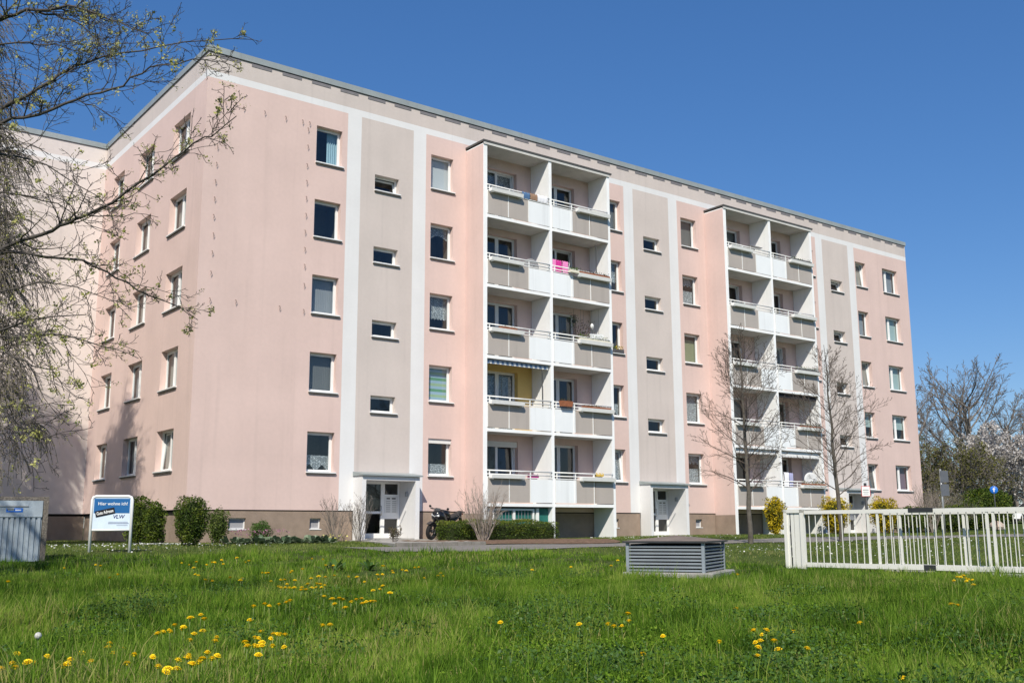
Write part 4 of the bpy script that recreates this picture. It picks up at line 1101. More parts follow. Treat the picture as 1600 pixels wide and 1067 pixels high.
def conifer(label, x, y, h, r, seed):
    rs = np.random.RandomState(seed)
    t = thing('conifer', label, 'tree', (x, y, g1(x, y)), 0, 'conifers at the far right')
    MB().tube([(0, 0, -.2), (0, 0, h*.97)], [.22, .03], 7).build('trunk', M['bark'], t)
    n = 5200; z = h*(.08+.92*rs.rand(n)**.8); a = rs.uniform(0, 6.28, n); tier = .75+.25*np.sin(z*5+a*2)
    q = r*(1-z/h)**.85*tier*rs.uniform(.35, 1, n)**.5
    V, F, R = leaves(np.stack([q*np.cos(a), q*np.sin(a), z-.12*q], 1), .26, rs, .45); link('crown', big_mesh('crown', V, F, M['conifer'], R), t)
conifer('brownish conifer tip above the white blossom at the far right', 88.5, 18.6, 9.2, 2.2, 71)
conifer('dark conifer at the right picture edge behind the parked car', 90.5, 14.0, 7.0, 2.6, 72)
bush('yew_hedge', 'large dark clipped evergreen mound behind the blue round sign', 'hedge', 55.0, 3.3, 1.65, 1.5, 2.5, 'boxleaf2', 'twig', 11000, .13, 2.8, .05, seed=73, twig=False)
bush('yew_hedge', 'dark evergreen bush left of the big clipped mound', 'hedge', 50.6, 1.9, .9, .9, 1.9, 'boxleaf2', 'twig', 3500, .10, 2.8, .08, seed=74, twig=False)
for i, (x, y, h, lab) in enumerate([(43.6, -.6, 2.2, 'brown bare hedge shrub just past the block corner'), (45.4, .1, 2.1, 'brown bare hedge shrub, second past the block corner'), (47.3, .8, 2.2, 'brown bare hedge shrub nearest the dark mound')]):
    bare_shrub('bare_hedge', lab, x, y, h, 1.8, 20, 'twiggrey', 80+i, .014, .7, 'bare hedge shrubs past the corner', 'olive', 700, .06)
rs = np.random.RandomState(5); PT = []
for i in range(9):
    x = 92+i*6+rs.uniform(-2, 2); y = 46-i*8+rs.uniform(-3, 3); hh = 4.2+rs.rand()*1.5
    P = blob_points(rs, 2600, 4.5, 4, hh/2, .38, 2.4, .12, i); P[:, 2] = np.maximum(.05, P[:, 2]+hh/2); PT.append(P+np.array([x, y, g1(x, y)]))
V, F, R = leaves(np.concatenate(PT), .35, rs, .6)
tag(link('far_thicket', big_mesh('far_thicket', V, F, M['olive'], R)), 'broad olive thicket closing the far background', 'thicket', kind='stuff')

# ------------------------------------------------------------------ grass
CX, CY = CAM[0], CAM[1]
FX, FY = math.sin(YAW), math.cos(YAW); RX, RY = math.cos(YAW), -math.sin(YAW)
def fence_x(y): return 6.05+(y+18.7)*-.10
def region(x, y):
    """0 none, 1 tall meadow, 2 mown lawn"""
    k = np.where((y < -10.95+.02*x) & (x < 6.05-(y+18.7)*.10+.25), 1, 0)
    k = np.where((y < -10.95+.02*x) & (k == 0), 2, k)
    k = np.where((y >= -10.95+.02*x) & (x < 1.0), np.where(y < -10.3, 1, 2), k)
    k = np.where((y >= -8.58+.02*x) & (x >= 1.0) & (y < -.15), 2, k)
    k = np.where((x > 50) & (y > -9) & (y < -2.5+.18*(x-50)), 0, k)
    # landing and bed
    xl = np.interp(y, [-8.45, -.66], [2.7, 5.85])
    k = np.where((y > -8.6) & (y < 0) & (x > xl-.02) & (x < np.interp(y, [-8.45, -5, -2.7], [5.6, 7.5, 10.35])), 0, k)
    k = np.where((x > 5.4) & (x < 12.7) & (y > -8.35+.9*np.maximum(0, x-10.8)**1.6) & (y < -2.6), 0, k)
    k = np.where((x > -.02) & (y > -.05), 0, k); k = np.where(y > DEP-.05, 0, k)
    for t in TOW: k = np.where((x > t) & (x < t+TW) & (y > YB), 0, k)
    # solid things standing in the meadow
    ux, uy = x-VX, y-VY
    a, b = ux*math.cos(VR)+uy*math.sin(VR), -ux*math.sin(VR)+uy*math.cos(VR)
    k = np.where((np.abs(a) < .82) & (np.abs(b) < .98), 0, k)
    return k
VX, VY, VR = 2.60, -18.86, math.radians(-61)
def lf(x, y, s=0.0):
    return .5+.25*np.sin(x*1.1+1.7*np.sin(y*.7+s)+s)+.25*np.sin(y*1.6-x*.6+1.3*np.sin(x*.9+s*2))
def blades(rs, n, d0, d1, smax, pdf_pow, kind):
    u = rs.rand(n); d = (d0**pdf_pow+u*(d1**pdf_pow-d0**pdf_pow))**(1/pdf_pow)
    s = rs.uniform(-smax, smax, n)*d
    x = CX+FX*d+RX*s; y = CY+FY*d+RY*s
    k = region(x, y) == kind
    return x[k], y[k], d[k]
def grass_mesh(name, x, y, d, rs, h, w, mt, straw=.04, bias=None, la=None, simple=False):
    n = len(x); z = G(x, y)-.01
    th = rs.uniform(0, 2*np.pi, n); lean = h*rs.uniform(.08, .75, n)**1.2
    if la is None: la = rs.normal(.9, 1.3, n)
    dx, dy = np.cos(la)*lean, np.sin(la)*lean
    wx, wy = np.cos(th)*w*.5, np.sin(th)*w*.5
    hz = np.sqrt(np.maximum(h*h-lean*lean*.6, .0004))
    B = np.stack([x, y, z], 1)
    v0 = B+np.stack([-wx, -wy, 0*x], 1); v1 = B+np.stack([wx, wy, 0*x], 1)
    m_ = B+np.stack([dx*.35, dy*.35, hz*.62], 1)
    v2 = m_+np.stack([-wx, -wy, 0*x], 1)*.75; v3 = m_+np.stack([wx, wy, 0*x], 1)*.75
    v4 = B+np.stack([dx, dy, hz], 1)
    if simple:
        V = np.stack([v0, v1, v4], 1).reshape(-1, 3); F = np.arange(3*n).reshape(n, 3); q = 3
    else:
        V = np.stack([v0, v1, v2, v3, v4], 1).reshape(-1, 3)
        b = (np.arange(n)*5)[:, None]; q = 5
        F = np.concatenate([b+np.array([0, 1, 3]), b+np.array([0, 3, 2]), b+np.array([2, 3, 4])], 0)
    c = np.clip(.40+.44*(lf(x*.8, y*.8, 2)-.5)+.48*(lf(x*3.1, y*3.1, 4)-.5)+rs.normal(0, .15, n)+(0 if bias is None else bias), 0, .9)
    dry = np.clip((lf(x*.55+3, y*.75, 5.1)-.72)*4, 0, 1)
    c = np.where(rs.rand(n) < straw+.22*dry, .93+.07*rs.rand(n), c)
    return link(name, big_mesh(name, V, F, M[mt], np.repeat(c, q)))
rs = np.random.RandomState(1)
def tall_h(x, y, d):
    t = lf(x, y)*.5+.5*lf(x*2.3, y*2.3, 1.3)
    right = ss(-8, -3, x)*ss(-17, -22, y)
    return .05+.17*t*t+.03*right*lf(x*1.7, y*1.7, 3)
def tufted(rs, nt, per, d0, d1, smax, pw, spread):
    """blades gathered into tussocks that lean outwards"""
    tx, ty, td = blades(rs, nt, d0, d1, smax, pw, 1)
    n = len(tx)
    k = np.repeat(np.arange(n), per)
    ang = rs.uniform(0, 2*np.pi, len(k)); r = spread*np.abs(rs.normal(0, 1, len(k)))
    hs = rs.uniform(.55, 1.35, n)**1.2; tone = rs.normal(0, .17, n)
    return tx[k]+r*np.cos(ang), ty[k]+r*np.sin(ang), td[k], ang, hs[k], tone[k]
BT = tufted(rs, 900, 30, 4, 19, .58, 1.6, .045)
BT = BT[:4]+(BT[4]*.5+1.25, BT[5]+.10)
T = [BT, tufted(rs, 17000, 14, 3.2, 10, .60, 1.7, .045), tufted(rs, 19000, 13, 10, 17, .60, 1.8, .06), tufted(rs, 34000, 9, 17, 46, .62, 1.3, .07)]
x, y, d, la, hs, tone = [np.concatenate([t[i] for t in T]) for i in range(6)]
k = region(x, y) == 1
x, y, d, la, hs, tone = [v[k] for v in (x, y, d, la, hs, tone)]
h = tall_h(x, y, d)*hs*rs.uniform(.6, 1.25, len(x))
long_ = rs.rand(len(x)) < .03
h = np.where(long_, h*1.55+.04, h)
w = np.maximum(.0075, .00062*d)*rs.uniform(.6, 1.3, len(x))*np.where(long_, .6, 1)
tone = tone+np.where(long_, .25, 0); la = la+rs.normal(0, .7, len(x))
for sel, nm, lb, sm_ in ((d < 12.5, 'meadow_grass', 'long bright green meadow grass across the foreground', False), (d >= 12.5, 'far_meadow_grass', 'long meadow grass further back, up to the path', True)):
    tag(grass_mesh(nm, x[sel], y[sel], d[sel], rs, h[sel], w[sel]*(1.25 if sm_ else 1), 'grass', .03, tone[sel], la[sel], sm_), lb, 'grass', kind='stuff')
x, y, d = blades(rs, 260000, 17, 62, .60, 1.25, 2)
h = rs.uniform(.025, .075, len(x)); w = np.maximum(.012, .00075*d)
tag(grass_mesh('mown_lawn', x, y, d, rs, h, w*1.2, 'lawn', .06, None, None, True), 'short mown lawn between the path and the houses', 'grass', kind='stuff')

# broad-leaved weeds in the meadow
def weed_patch(name, label, centres, rs, n_each, ls, hh, mt='weed', ar=.55):
    P = []; 
    for cx_, cy_, r in centres:
        k = int(n_each*r*r/.16)
        a = rs.uniform(0, 6.28, k); q = r*np.sqrt(rs.rand(k))
        px = cx_+q*np.cos(a)*1.3; py = cy_+q*np.sin(a)*.9
        P.append(np.stack([px, py, G(px, py)+hh*rs.uniform(.15, 1, k)*(1-.5*(q/r)**2)], 1))
    P = np.concatenate(P)
    V, F, R = leaves(P, ls, rs, ar, np.clip(rs.normal(.5, .25, len(P)), 0, 1), 1.4)
    tag(link(name, big_mesh(name, V, F, M[mt], R)), label, 'weeds', kind='stuff')
C = [(-8.8, -22.2, .35), (-8.35, -21.7, .35), (-8.0, -21.2, .35), (-8.65, -24.9, .3), (-8.3, -24.7, .3), (-8.4, -26.0, .3), (-5.95, -24.1, .5), (-2.0, -19.2, .5), (-1.3, -18.8, .4), (-7.8, -27.9, .35), (-7.5, -28.2, .4), (-6.9, -28.6, .4), (-3.1, -18, .3)]
for i in range(46):
    dd = 4.4+9*rs.rand()**1.3; s = rs.uniform(.02, .5)*dd
    C.append((CX+FX*dd+RX*s, CY+FY*dd+RY*s, rs.uniform(.2, .5)))
for i in range(34):
    dd = 6+12*rs.rand(); q_ = rs.uniform(-.48, .15)*dd
    C.append((CX+FX*dd+RX*q_, CY+FY*dd+RY*q_, rs.uniform(.12, .32)))
C2 = []
for i in range(110):
    dd = 4.2+13*rs.rand()**1.5; q_ = rs.uniform(-.05, .52)*dd
    C2.append((CX+FX*dd+RX*q_, CY+FY*dd+RY*q_, rs.uniform(.2, .55)))
for i in range(30):
    dd = 4.2+13*rs.rand()**1.5; q_ = rs.uniform(-.5, .0)*dd
    C2.append((CX+FX*dd+RX*q_, CY+FY*dd+RY*q_, rs.uniform(.12, .3)))
weed_patch('clover_patches', 'bright small-leaved weeds mixed all through the meadow grass', C2, rs, 420, .022, .15, 'clover', .7)
weed_patch('nettle_patches', 'dark broad-leaved weeds growing in patches through the meadow', C, rs, 520, .030, .22)
# long-leaved dock plants
for i, (x_, y_, s_) in enumerate([(-3.05, -16.0, 1.0), (-2.75, -15.7, .8), (-2.3, -15.9, 1.1), (-8.45, -24.85, .7), (-3.4, -16.3, .7), (-1.6, -18.4, .8)]):
    V = []; F = []; R = []
    for k in range(16):
        a = rs.uniform(0, 6.28); e = rs.uniform(.35, 1.2); ln = rs.uniform(.22, .40); w_ = .075
        d_ = np.array([math.cos(a)*math.cos(e), math.sin(a)*math.cos(e), math.sin(e)]); s2 = np.array([-math.sin(a), math.cos(a), 0])
        b = len(V)
        for t, ww in ((0, .15), (.3, .8), (.6, 1), (.85, .6)):
            c_ = d_*ln*t-np.array([0, 0, .35*ln*t*t]); V += [c_+s2*w_*ww*.5, c_-s2*w_*ww*.5]
        V.append(d_*ln-np.array([0, 0, .35*ln]))
        F += [(b+2*j, b+2*j+1, b+2*j+3) for j in range(3)]+[(b+2*j, b+2*j+3, b+2*j+2) for j in range(3)]+[(b+6, b+7, b+8)]
        R += [np.clip(rs.normal(.55, .2), 0, 1)]*9
    o = link('dock_plant', big_mesh('dock_plant', np.array(V), np.array(F), M['weed'], np.array(R)), None, (x_, y_, g1(x_, y_)+.01)); o.scale = (s_, s_, s_)
    tag(o, 'dock plant with long dark leaves in the middle of the meadow' if i not in (3,) else 'small dock plant beside the dandelions near the left corner', 'plant', 'dock plants in the meadow')
# daisies
def daisies(name, label, cs, size):
    P = []
    for cx_, cy_, rx_, ry_, n_ in cs:
        px = rs.normal(cx_, rx_, n_); py = rs.normal(cy_, ry_, n_)
        k = region(px, py) > 0; px, py = px[k], py[k]
        P.append(np.stack([px, py, G(px, py)+.075], 1))
    P = np.concatenate(P); V, F, R = leaves(P, size, rs, 1.0, None, 3.0)
    tag(link(name, big_mesh(name, V, F, M['daisy'], R)), label, 'flowers', kind='stuff')
daisies('daisies', 'tiny white daisies sprinkled over the mown lawns', [(-4.3, -6.6, 1.6, 1.7, 260), (-2.6, -5.2, .35, .35, 150), (-1.4, -6.8, .6, .6, 40), (12, -14, 3, 2, 260), (14, -6, 3, 1.0, 160), (20, -13, 6, 2, 400), (24, -5, 6, 1, 120)], .045)
# dandelions
DANDELIONS = [(-7.42,-15.27),(-6.79,-14.72),(-6.71,-14.73),(-7.06,-16.84),(-7.39,-17.58),(-8.77,-17.93),(-5.48,-15.09),(-5.60,-15.79),(-5.60,-15.99),(-5.16,-14.91),(-5.24,-15.60),(-5.12,-15.52),(-4.72,-14.94),(-5.02,-15.77),(-5.09,-15.57),(-6.06,-17.29),(-6.09,-17.50),(-6.23,-18.13),(-6.31,-18.61),(-5.73,-17.82),(-5.74,-18.22),(-5.61,-17.99),(-4.36,-15.28),(-4.50,-15.46),(-4.10,-14.12),(-7.56,-22.90),(-8.16,-24.21),(-8.32,-23.50),(-8.51,-23.76),(-8.46,-23.95),(-8.73,-24.00),(-8.88,-24.30),(-8.79,-24.34),(-8.79,-24.37),(-8.75,-24.68),(-9.00,-24.51),(-8.98,-24.61),(-9.09,-24.65),(-8.93,-24.98),(-9.13,-25.44),(-8.91,-25.37),(-9.02,-25.62),(-10.25,-25.45),(-9.67,-25.41),(-9.66,-25.67),(-9.80,-25.82),(-9.82,-26.01),(-9.95,-25.79),(-10.24,-26.15),(-10.34,-26.28),(-10.42,-26.48),(-10.50,-26.49),(-10.51,-26.61),(-10.55,-26.48),(-10.15,-26.30),(-10.24,-26.58),(-10.29,-26.70),(-10.13,-26.64),(-9.91,-26.56),(-9.81,-26.37),(-9.73,-26.46),(-9.48,-26.37),(-9.60,-26.67),(-9.40,-26.46),(-9.49,-26.62),(-9.42,-26.67),(-9.53,-26.87),(-9.69,-26.77),(-9.68,-26.96),(-9.64,-26.96),(-9.87,-26.97),(-9.85,-27.06),(-9.82,-27.11),(-9.92,-27.24),(-8.83,-25.69),(-8.95,-26.01),(-9.03,-26.31),(-8.65,-25.44),(-8.37,-24.92),(-8.63,-25.46),(-8.51,-25.45),(-8.55,-25.60),(-8.42,-25.37),(-8.37,-25.35),(-8.74,-25.91),(-8.83,-25.97),(-8.95,-26.18),(-8.94,-26.22),(-8.94,-26.38),(-9.11,-26.55),(-8.86,-26.38),(-7.97,-25.17),(-7.80,-24.97),(-6.71,-22.91),(-6.87,-23.27),(-6.61,-22.88),(-6.57,-22.87),(-6.97,-23.68),(-6.55,-23.03),(-6.57,-23.17),(-6.23,-22.67),(-6.64,-23.43),(-6.55,-23.34),(-6.40,-23.17),(-6.49,-23.39),(-6.56,-22.44),(-6.27,-20.67),(-6.31,-20.82),(-5.97,-20.26),(-6.01,-20.56),(-5.88,-20.50),(-5.64,-20.18),(-5.47,-20.10),(-5.50,-20.26),(-5.56,-20.50),(-5.91,-21.10),(-6.01,-21.15),(-5.91,-20.84),(-6.12,-21.11),(-6.37,-21.49),(-6.31,-21.17),(-6.29,-21.01),(-6.39,-21.11),(-7.39,-22.78),(-7.51,-23.15),(-7.33,-22.98),(-7.20,-22.87),(-7.16,-22.87),(-4.92,-17.25),(-4.96,-17.21),(-4.89,-17.29),(-4.66,-17.59),(-4.51,-17.33),(-4.25,-17.17),(-5.30,-19.09),(-5.44,-18.93),(-5.51,-18.77),(-5.26,-18.67),(-4.77,-18.53),(-4.67,-18.57),(-4.49,-18.43),(-4.25,-18.26),(-4.32,-18.84),(-4.26,-18.99),(-3.00,-14.99),(-2.85,-15.13),(-3.55,-16.61),(-3.38,-16.56),(-2.64,-16.99),(-2.70,-17.05),(-3.07,-17.99),(-3.45,-18.66),(-3.65,-18.68),(-3.61,-18.46),(-3.03,-18.24),(-3.01,-18.33),(-4.11,-19.36),(-4.65,-19.91),(-5.49,-21.62),(-5.31,-21.47),(-4.86,-20.77),(-5.64,-22.27),(-2.13,-17.30),(-2.34,-17.52),(-2.14,-18.36),(-3.11,-19.40),(-3.01,-19.33),(-3.19,-19.67),(-3.57,-19.74),(-6.87,-26.04),(-0.10,-18.96),(-1.40,-19.53),(1.22,-18.54),(2.73,-17.10),(1.40,-21.35),(-5.62,-26.17),(-5.84,-26.41),(-6.17,-26.52),(-6.31,-26.74),(-6.19,-26.70),(-6.40,-26.44),(-6.25,-27.20),(-7.14,-27.90),(-6.26,-27.75),(-4.51,-26.40),(-6.06,-27.90),(-6.08,-27.96),(-6.37,-28.18),(-6.55,-28.32),(-5.50,-27.54),(-5.72,-27.68),(-5.51,-27.43),(1.74,-24.88),(2.32,-24.60),(2.57,-24.51),(2.81,-24.42),(2.11,-24.85),(1.81,-25.06),(2.04,-24.98),(1.18,-25.47),(1.32,-25.30),(-2.29,-27.17),(-2.25,-27.21),(-4.41,-27.60),(-6.01,-28.02),(-6.28,-28.27),(-6.18,-28.42),(-6.81,-29.50),(-5.34,-27.66)]
head = MB()
for ring_, (r_, z_) in enumerate(((.024, .0), (.018, .008), (.010, .013))):
    for i in range(12 if ring_ < 2 else 7):
        a = 2*math.pi*i/(12 if ring_ < 2 else 7)+ring_*.3; ca, sa = math.cos(a), math.sin(a); w_ = .0055
        head.add([(0, 0, z_-.006), (r_*.8*ca-w_*sa, r_*.8*sa+w_*ca, z_+.003), (r_*ca, r_*sa, z_), (r_*.8*ca+w_*sa, r_*.8*sa-w_*ca, z_+.003)], [(0, 1, 2, 3)])
head.lathe([(.001, -.012), (.009, -.010), (.012, .0), (.0, .012)], 8)
head = head.mesh('flower_head', M['dandelion'])
stem = MB().tube([(0, 0, -.16), (.004, 0, -.08), (0, 0, -.004)], .0026, 4).mesh('dandelion', M['stem'])
rng = random.Random(9)
for x_, y_ in DANDELIONS:
    dpt = (x_-CX)*FX+(y_-CY)*FY
    lat = (x_-CX)*RX+(y_-CY)*RY
    zz = g1(x_, y_)+.14+.02*(dpt > 9)+rng.uniform(-.015, .02)
    o = link('dandelion', stem, None, (x_, y_, zz), rng.random()*6.28); sc = rng.uniform(.8, 1.25)*(1.28 if dpt > 9 else 1.0)
    o.scale = (sc, sc, 1.0); hd = link('flower_head', head, o); hd.rotation_euler = (rng.uniform(-.25, .45), rng.uniform(-.3, .3), 0)
    if y_ > -19.9 and dpt > 13 and lat < 0: lab, gr_ = 'yellow dandelion in the far drift on the left half of the meadow', 'dandelions in the far drift'
    elif lat > .02*dpt: lab, gr_ = 'yellow dandelion among the weeds on the right half of the meadow', 'dandelions on the right'
    elif dpt > 9.5: lab, gr_ = 'yellow dandelion in the dense drift left of the meadow centre', 'dandelions in the middle drift'
    else: lab, gr_ = 'large yellow dandelion in the near lower left of the meadow', 'near dandelions lower left'
    tag(o, lab, 'dandelion', gr_)
pf = link('dandelion', stem, None, (-10.05, -25.1, g1(-10.05, -25.1)+.21))
MB().lathe([(.001, -.024), (.017, -.017), (.024, 0), (.017, .017), (.001, .024)], 12).build('seed_head', M['puff'], pf)
tag(pf, 'single grey dandelion seed head near the lower left corner', 'dandelion')

# ------------------------------------------------------------------ lettering
def text_mesh(s, size, mt, bold=0.0, shear=0.0):
    cu = bpy.data.curves.new('lettering', 'FONT'); cu.body = s; cu.size = size; cu.align_x = 'CENTER'; cu.align_y = 'CENTER'
    cu.offset = bold; cu.shear = shear; cu.extrude = .0012; cu.resolution_u = 3
    ob = bpy.data.objects.new('lettering_source', cu); COL.objects.link(ob)
    dg = bpy.context.evaluated_depsgraph_get(); dg.update()
    me = bpy.data.meshes.new_from_object(ob.evaluated_get(dg)); me.name = 'lettering'
    bpy.data.objects.remove(ob); bpy.data.curves.remove(cu)
    me.materials.clear(); me.materials.append(mt)
    return me
def lettering(s, size, mt, parent, x, y, z, bold=0.0, shear=0.0, roll=0.0):
    o = link('lettering', text_mesh(s, size, mt, bold, shear), parent, (x, y, z))
    o.rotation_euler = (math.pi/2, -roll, 0) if roll else (math.pi/2, 0, 0)
    return o

# ------------------------------------------------------------------ house sign on the lawn
sx, sy = -4.75, -8.45
sg = thing('board_sign', 'white framed board with a blue upper half on two posts in the lawn', 'sign', (sx, sy, g1(sx, sy)), math.radians(-27))
Wd = .86; Ht = 1.25
mb = MB().tube([(-Wd/2, 0, -.1), (-Wd/2, 0, Ht-.08), (-Wd/2+.023, 0, Ht-.023), (-Wd/2+.08, 0, Ht), (Wd/2-.08, 0, Ht), (Wd/2-.023, 0, Ht-.023), (Wd/2, 0, Ht-.08), (Wd/2, 0, -.1)], .034, 8)
mb.tube([(-Wd/2, 0, .50), (Wd/2, 0, .50)], .024, 8)
mb.build('post_frame', M['signwhite'], sg)
b = MB().box(-Wd/2+.03, Wd/2-.03, -.012, .012, .52, Ht-.03, 0).build('board', M['signcloud'], sg)
MB().box(-Wd/2+.045, Wd/2-.045, -.016, -.0125, .875, Ht-.05, 0).build('blue_field', M['signblue'], b)
lettering('Hier wohne ich!', .098, M['signwhite'], b, .02, -.019, 1.085, .001)
pl = MB().box(-.21, .21, -.024, -.018, -.068, .068).build('slogan_plate', M['blackp'], b, (-.14, 0, .895)); pl.rotation_euler = (0, -.22, 0)
tx = text_mesh('Gute Adresse', .098, M['signwhite'], .002); o = link('lettering', tx, b, (-.14, -.027, .895)); o.rotation_euler = (math.pi/2, -.22, 0); o.scale = (.66, 1, 1)
lettering('VLW', .115, M['navy'], b, .15, -.019, .795, .001, .2)
for z, x0, x1, t in ((.675, -.06, .36, .006), (.64, -.06, .38, .012), (.60, .12, .36, .006)): MB().box(x0, x1, -.0155, -.0125, z, z+t).build('printed_line', M['navy'], b)

# ------------------------------------------------------------------ bin enclosure
bn = thing('bin_enclosure', 'grey ribbed metal bin enclosure with concrete frame at the left edge', 'enclosure', (-6.86, -11.66, g1(-6.86, -11.66)), math.radians(-11))
BW, BD, BH = 2.4, 1.05, 1.19
mb = MB(); mb.box(-.09, 0, -.02, BD, -.05, BH); mb.box(-BW, -BW+.09, -.02, BD, -.05, BH); mb.box(-BW+.09, -.09, .05, BD, BH-.07, BH-.0); mb.box(-BW+.09, -.09, BD-.07, BD-.0, -.05, BH-.07); mb.box(-BW, 0.02, -.06, BD, -.14, -.05)
mb.build('concrete_frame', M['aggregate'], bn)
for k in range(2):
    x1 = -.10-k*1.12; x0 = x1-1.10
    prof = []; nrib = 12
    for i in range(nrib):
        a = x0+(x1-x0)*i/nrib; w_ = (x1-x0)/nrib
        prof += [(a, 0), (a+w_*.18, -.030), (a+w_*.72, -.030), (a+w_*.9, 0)]
    prof.append((x1, 0))
    mb = MB(); V = [(p[0], p[1], .02) for p in prof]+[(p[0], p[1], BH-.36) for p in prof]; n = len(prof)
    mb.add(V, [(i, i+1, n+i+1, n+i) for i in range(n-1)])
    dr = mb.build('ribbed_door', M['galv'], bn)
    MB().box(x0, x1, -.035, .02, BH-.36, BH-.075).box(x0, x1, -.045, .02, BH-.38, BH-.345).build('flap', M['galv'], dr)
    MB().box(x0, x1, -.04, .02, -.02, .02).build('bottom_edge', M['galv'], dr)
    MB().box(x0+.1, x1-.25, -.05, -.036, BH-.19, BH-.165).box((x0+x1)/2-.06, (x0+x1)/2+.06, -.06, -.036, BH-.24, BH-.215).build('handle', M['post'], dr)
    if k == 0:
        lb = MB().box(x1-.62, x1-.34, -.040, -.036, BH-.29, BH-.215).build('number_label', M['roadblue'], dr)
        MB().box(x1-.59, x1-.49, -.043, -.0405, BH-.262, BH-.240).box(x1-.47, x1-.37, -.043, -.0405, BH-.262, BH-.240).build('print', M['signwhite'], lb)

# ------------------------------------------------------------------ louvred vent housing in the meadow
vt = thing('vent_housing', 'grey louvred metal vent housing with a low brown lid in the meadow', 'vent', (VX, VY, g1(VX, VY)), VR)
vx, vy, vh = .73, .84, .58
MB().cbox(-vx-.06, vx+.16, -vy-.08, vy+.12, -.2, .06, .02).build('concrete_base', M['concrete'], vt)
cpost = MB().box(-.0275, .0275, -.0275, .0275, .06, vh).mesh('corner_post', M['greylouvre'])
for a in (-1, 1):
    for b_ in (-1, 1): link('corner_post', cpost, vt, (a*(vx-.0275), b_*(vy-.0275), 0))
MB().box(-vx+.07, vx-.07, -vy+.07, vy-.07, .06, vh-.02).build('dark_core', M['black'], vt)
def slat(L_):
    return MB().add([(0, -.002, 0), (L_, -.002, 0), (L_, -.004, .020), (0, -.004, .020), (0, .030, .037), (L_, .030, .037), (0, .030, .025), (L_, .030, .025)], [(0, 1, 2, 3), (3, 2, 5, 4), (4, 5, 7, 6), (6, 7, 1, 0)]).mesh('slat', M['greylouvre'])
sa, sb = slat(2*vx-.11), slat(2*vy-.11)
for i in range(8):
    z = .075+i*.0605
    link('slat', sa, vt, (-vx+.055, -vy+.012, z), 0); link('slat', sb, vt, (vx-.012, -vy+.055, z), math.pi/2)
    link('slat', sa, vt, (vx-.055, vy-.012, z), math.pi); link('slat', sb, vt, (-vx+.012, vy-.055, z), -math.pi/2)
o_ = .05
MB().add([(-vx-o_, -vy-o_, vh+.035), (vx+o_, -vy-o_, vh+.035), (vx+o_, vy+o_, vh+.035), (-vx-o_, vy+o_, vh+.035), (0, 0, vh+.13), (-vx-o_, -vy-o_, vh), (vx+o_, -vy-o_, vh), (vx+o_, vy+o_, vh), (-vx-o_, vy+o_, vh)],
         [(0, 1, 4), (1, 2, 4), (2, 3, 4), (3, 0, 4)], 0).add([(-vx-o_, -vy-o_, vh+.034), (vx+o_, -vy-o_, vh+.034), (vx+o_, vy+o_, vh+.034), (-vx-o_, vy+o_, vh+.034), (-vx-o_, -vy-o_, vh), (vx+o_, -vy-o_, vh), (vx+o_, vy+o_, vh), (-vx-o_, vy+o_, vh)], [(0, 4, 5, 1), (1, 5, 6, 2), (2, 6, 7, 3), (3, 7, 4, 0), (4, 7, 6, 5)], 1).build('lid', [M['rustlid'], M['darkmetal']], vt)

# ------------------------------------------------------------------ sliding gate and fence
fx, fy = 6.05, -18.72
ang = math.atan2(-1, .10)                  # runs towards the camera's right
fz = g1(6.2, -21)+.0
hp = thing('gate_post', 'wide cream slotted gate post at the left end of the gate', 'gate post', (fx, fy, fz), ang)
mb = MB().box(-.02, .05, -.05, .05, -.1, 1.22).box(.36, .43, -.05, .05, -.1, 1.22).box(-.02, .43, -.05, .05, 1.155, 1.225)
mb.box(.05, .10, -.02, -.005, 0, 1.155).box(.13, .20, -.02, -.005, 0, 1.155).box(.215, .36, -.02, -.005, 0, 1.155)
mb.build('post_frame', M['gate'], hp)
for i, (z0, z1, x_) in enumerate(((.78, .9, .105), (.5, .72, .11), (.28, .45, .115), (.08, .25, .12))): MB().box(x_-.002, x_+.022, -.024, -.004, z0, z1).build('latch_plate', M['darkmetal'], hp)
def gate(name, label, off, x0, x1, posts, step, phase, hgt=1.20, rail=True):
    dx, dy = math.cos(ang), math.sin(ang)
    ox_, oy_ = fx-dy*off, fy+dx*off
    t = thing(name, label, 'gate' if rail else 'fence', (ox_, oy_, fz), ang)
    MB().box(x0, x1, -.03, .03, hgt-.075, hgt).box(x0, x1, -.035, .035, .06, .15).build('rails', M['gate'], t)
    bm = MB().box(-.0065, .0065, -.0065, .0065, .151, hgt-.076).mesh('bar', M['gate']); x = x0+phase
    while x < x1-.03:
        if all(abs(x-p) > .05 for p in posts): link('bar', bm, t, (x, 0, 0))
        x += step
    pm = MB().box(-.020, .020, -.020, .020, .151, hgt-.076).mesh('upright', M['gate'])
    for p in posts: link('upright', pm, t, (p, 0, 0))
    return t
gt = gate('sliding_gate', 'cream sliding gate of thin upright bars across the right foreground', .0, .46, 8.2, [1.86, 2.06, 4.18, 4.29, 6.5], .148, .09)
MB().box(2.72, 3.20, -.045, .045, 1.135, 1.215).box(2.95, 3.18, -.04, .04, .05, .155).build('roller_bracket', M['darkmetal'], gt)
MB().box(4.2, 8.2, -.06, .06, -.02, .04).build('guide_rail', M['gate'], gt)
f2 = gate('bar_fence', 'second row of cream bars standing just behind the sliding gate', .34, 2.0, 9.0, [2.35, 3.6, 4.9, 6.2, 7.5], .165, .03, 1.17, False)
mb = MB()
for i in range(5): mb.cbox(2.0+i*1.4, 3.0+i*1.4, -.10, .10, -.2, .035, .02)
mb.build('concrete_footing', M['concrete'], f2)

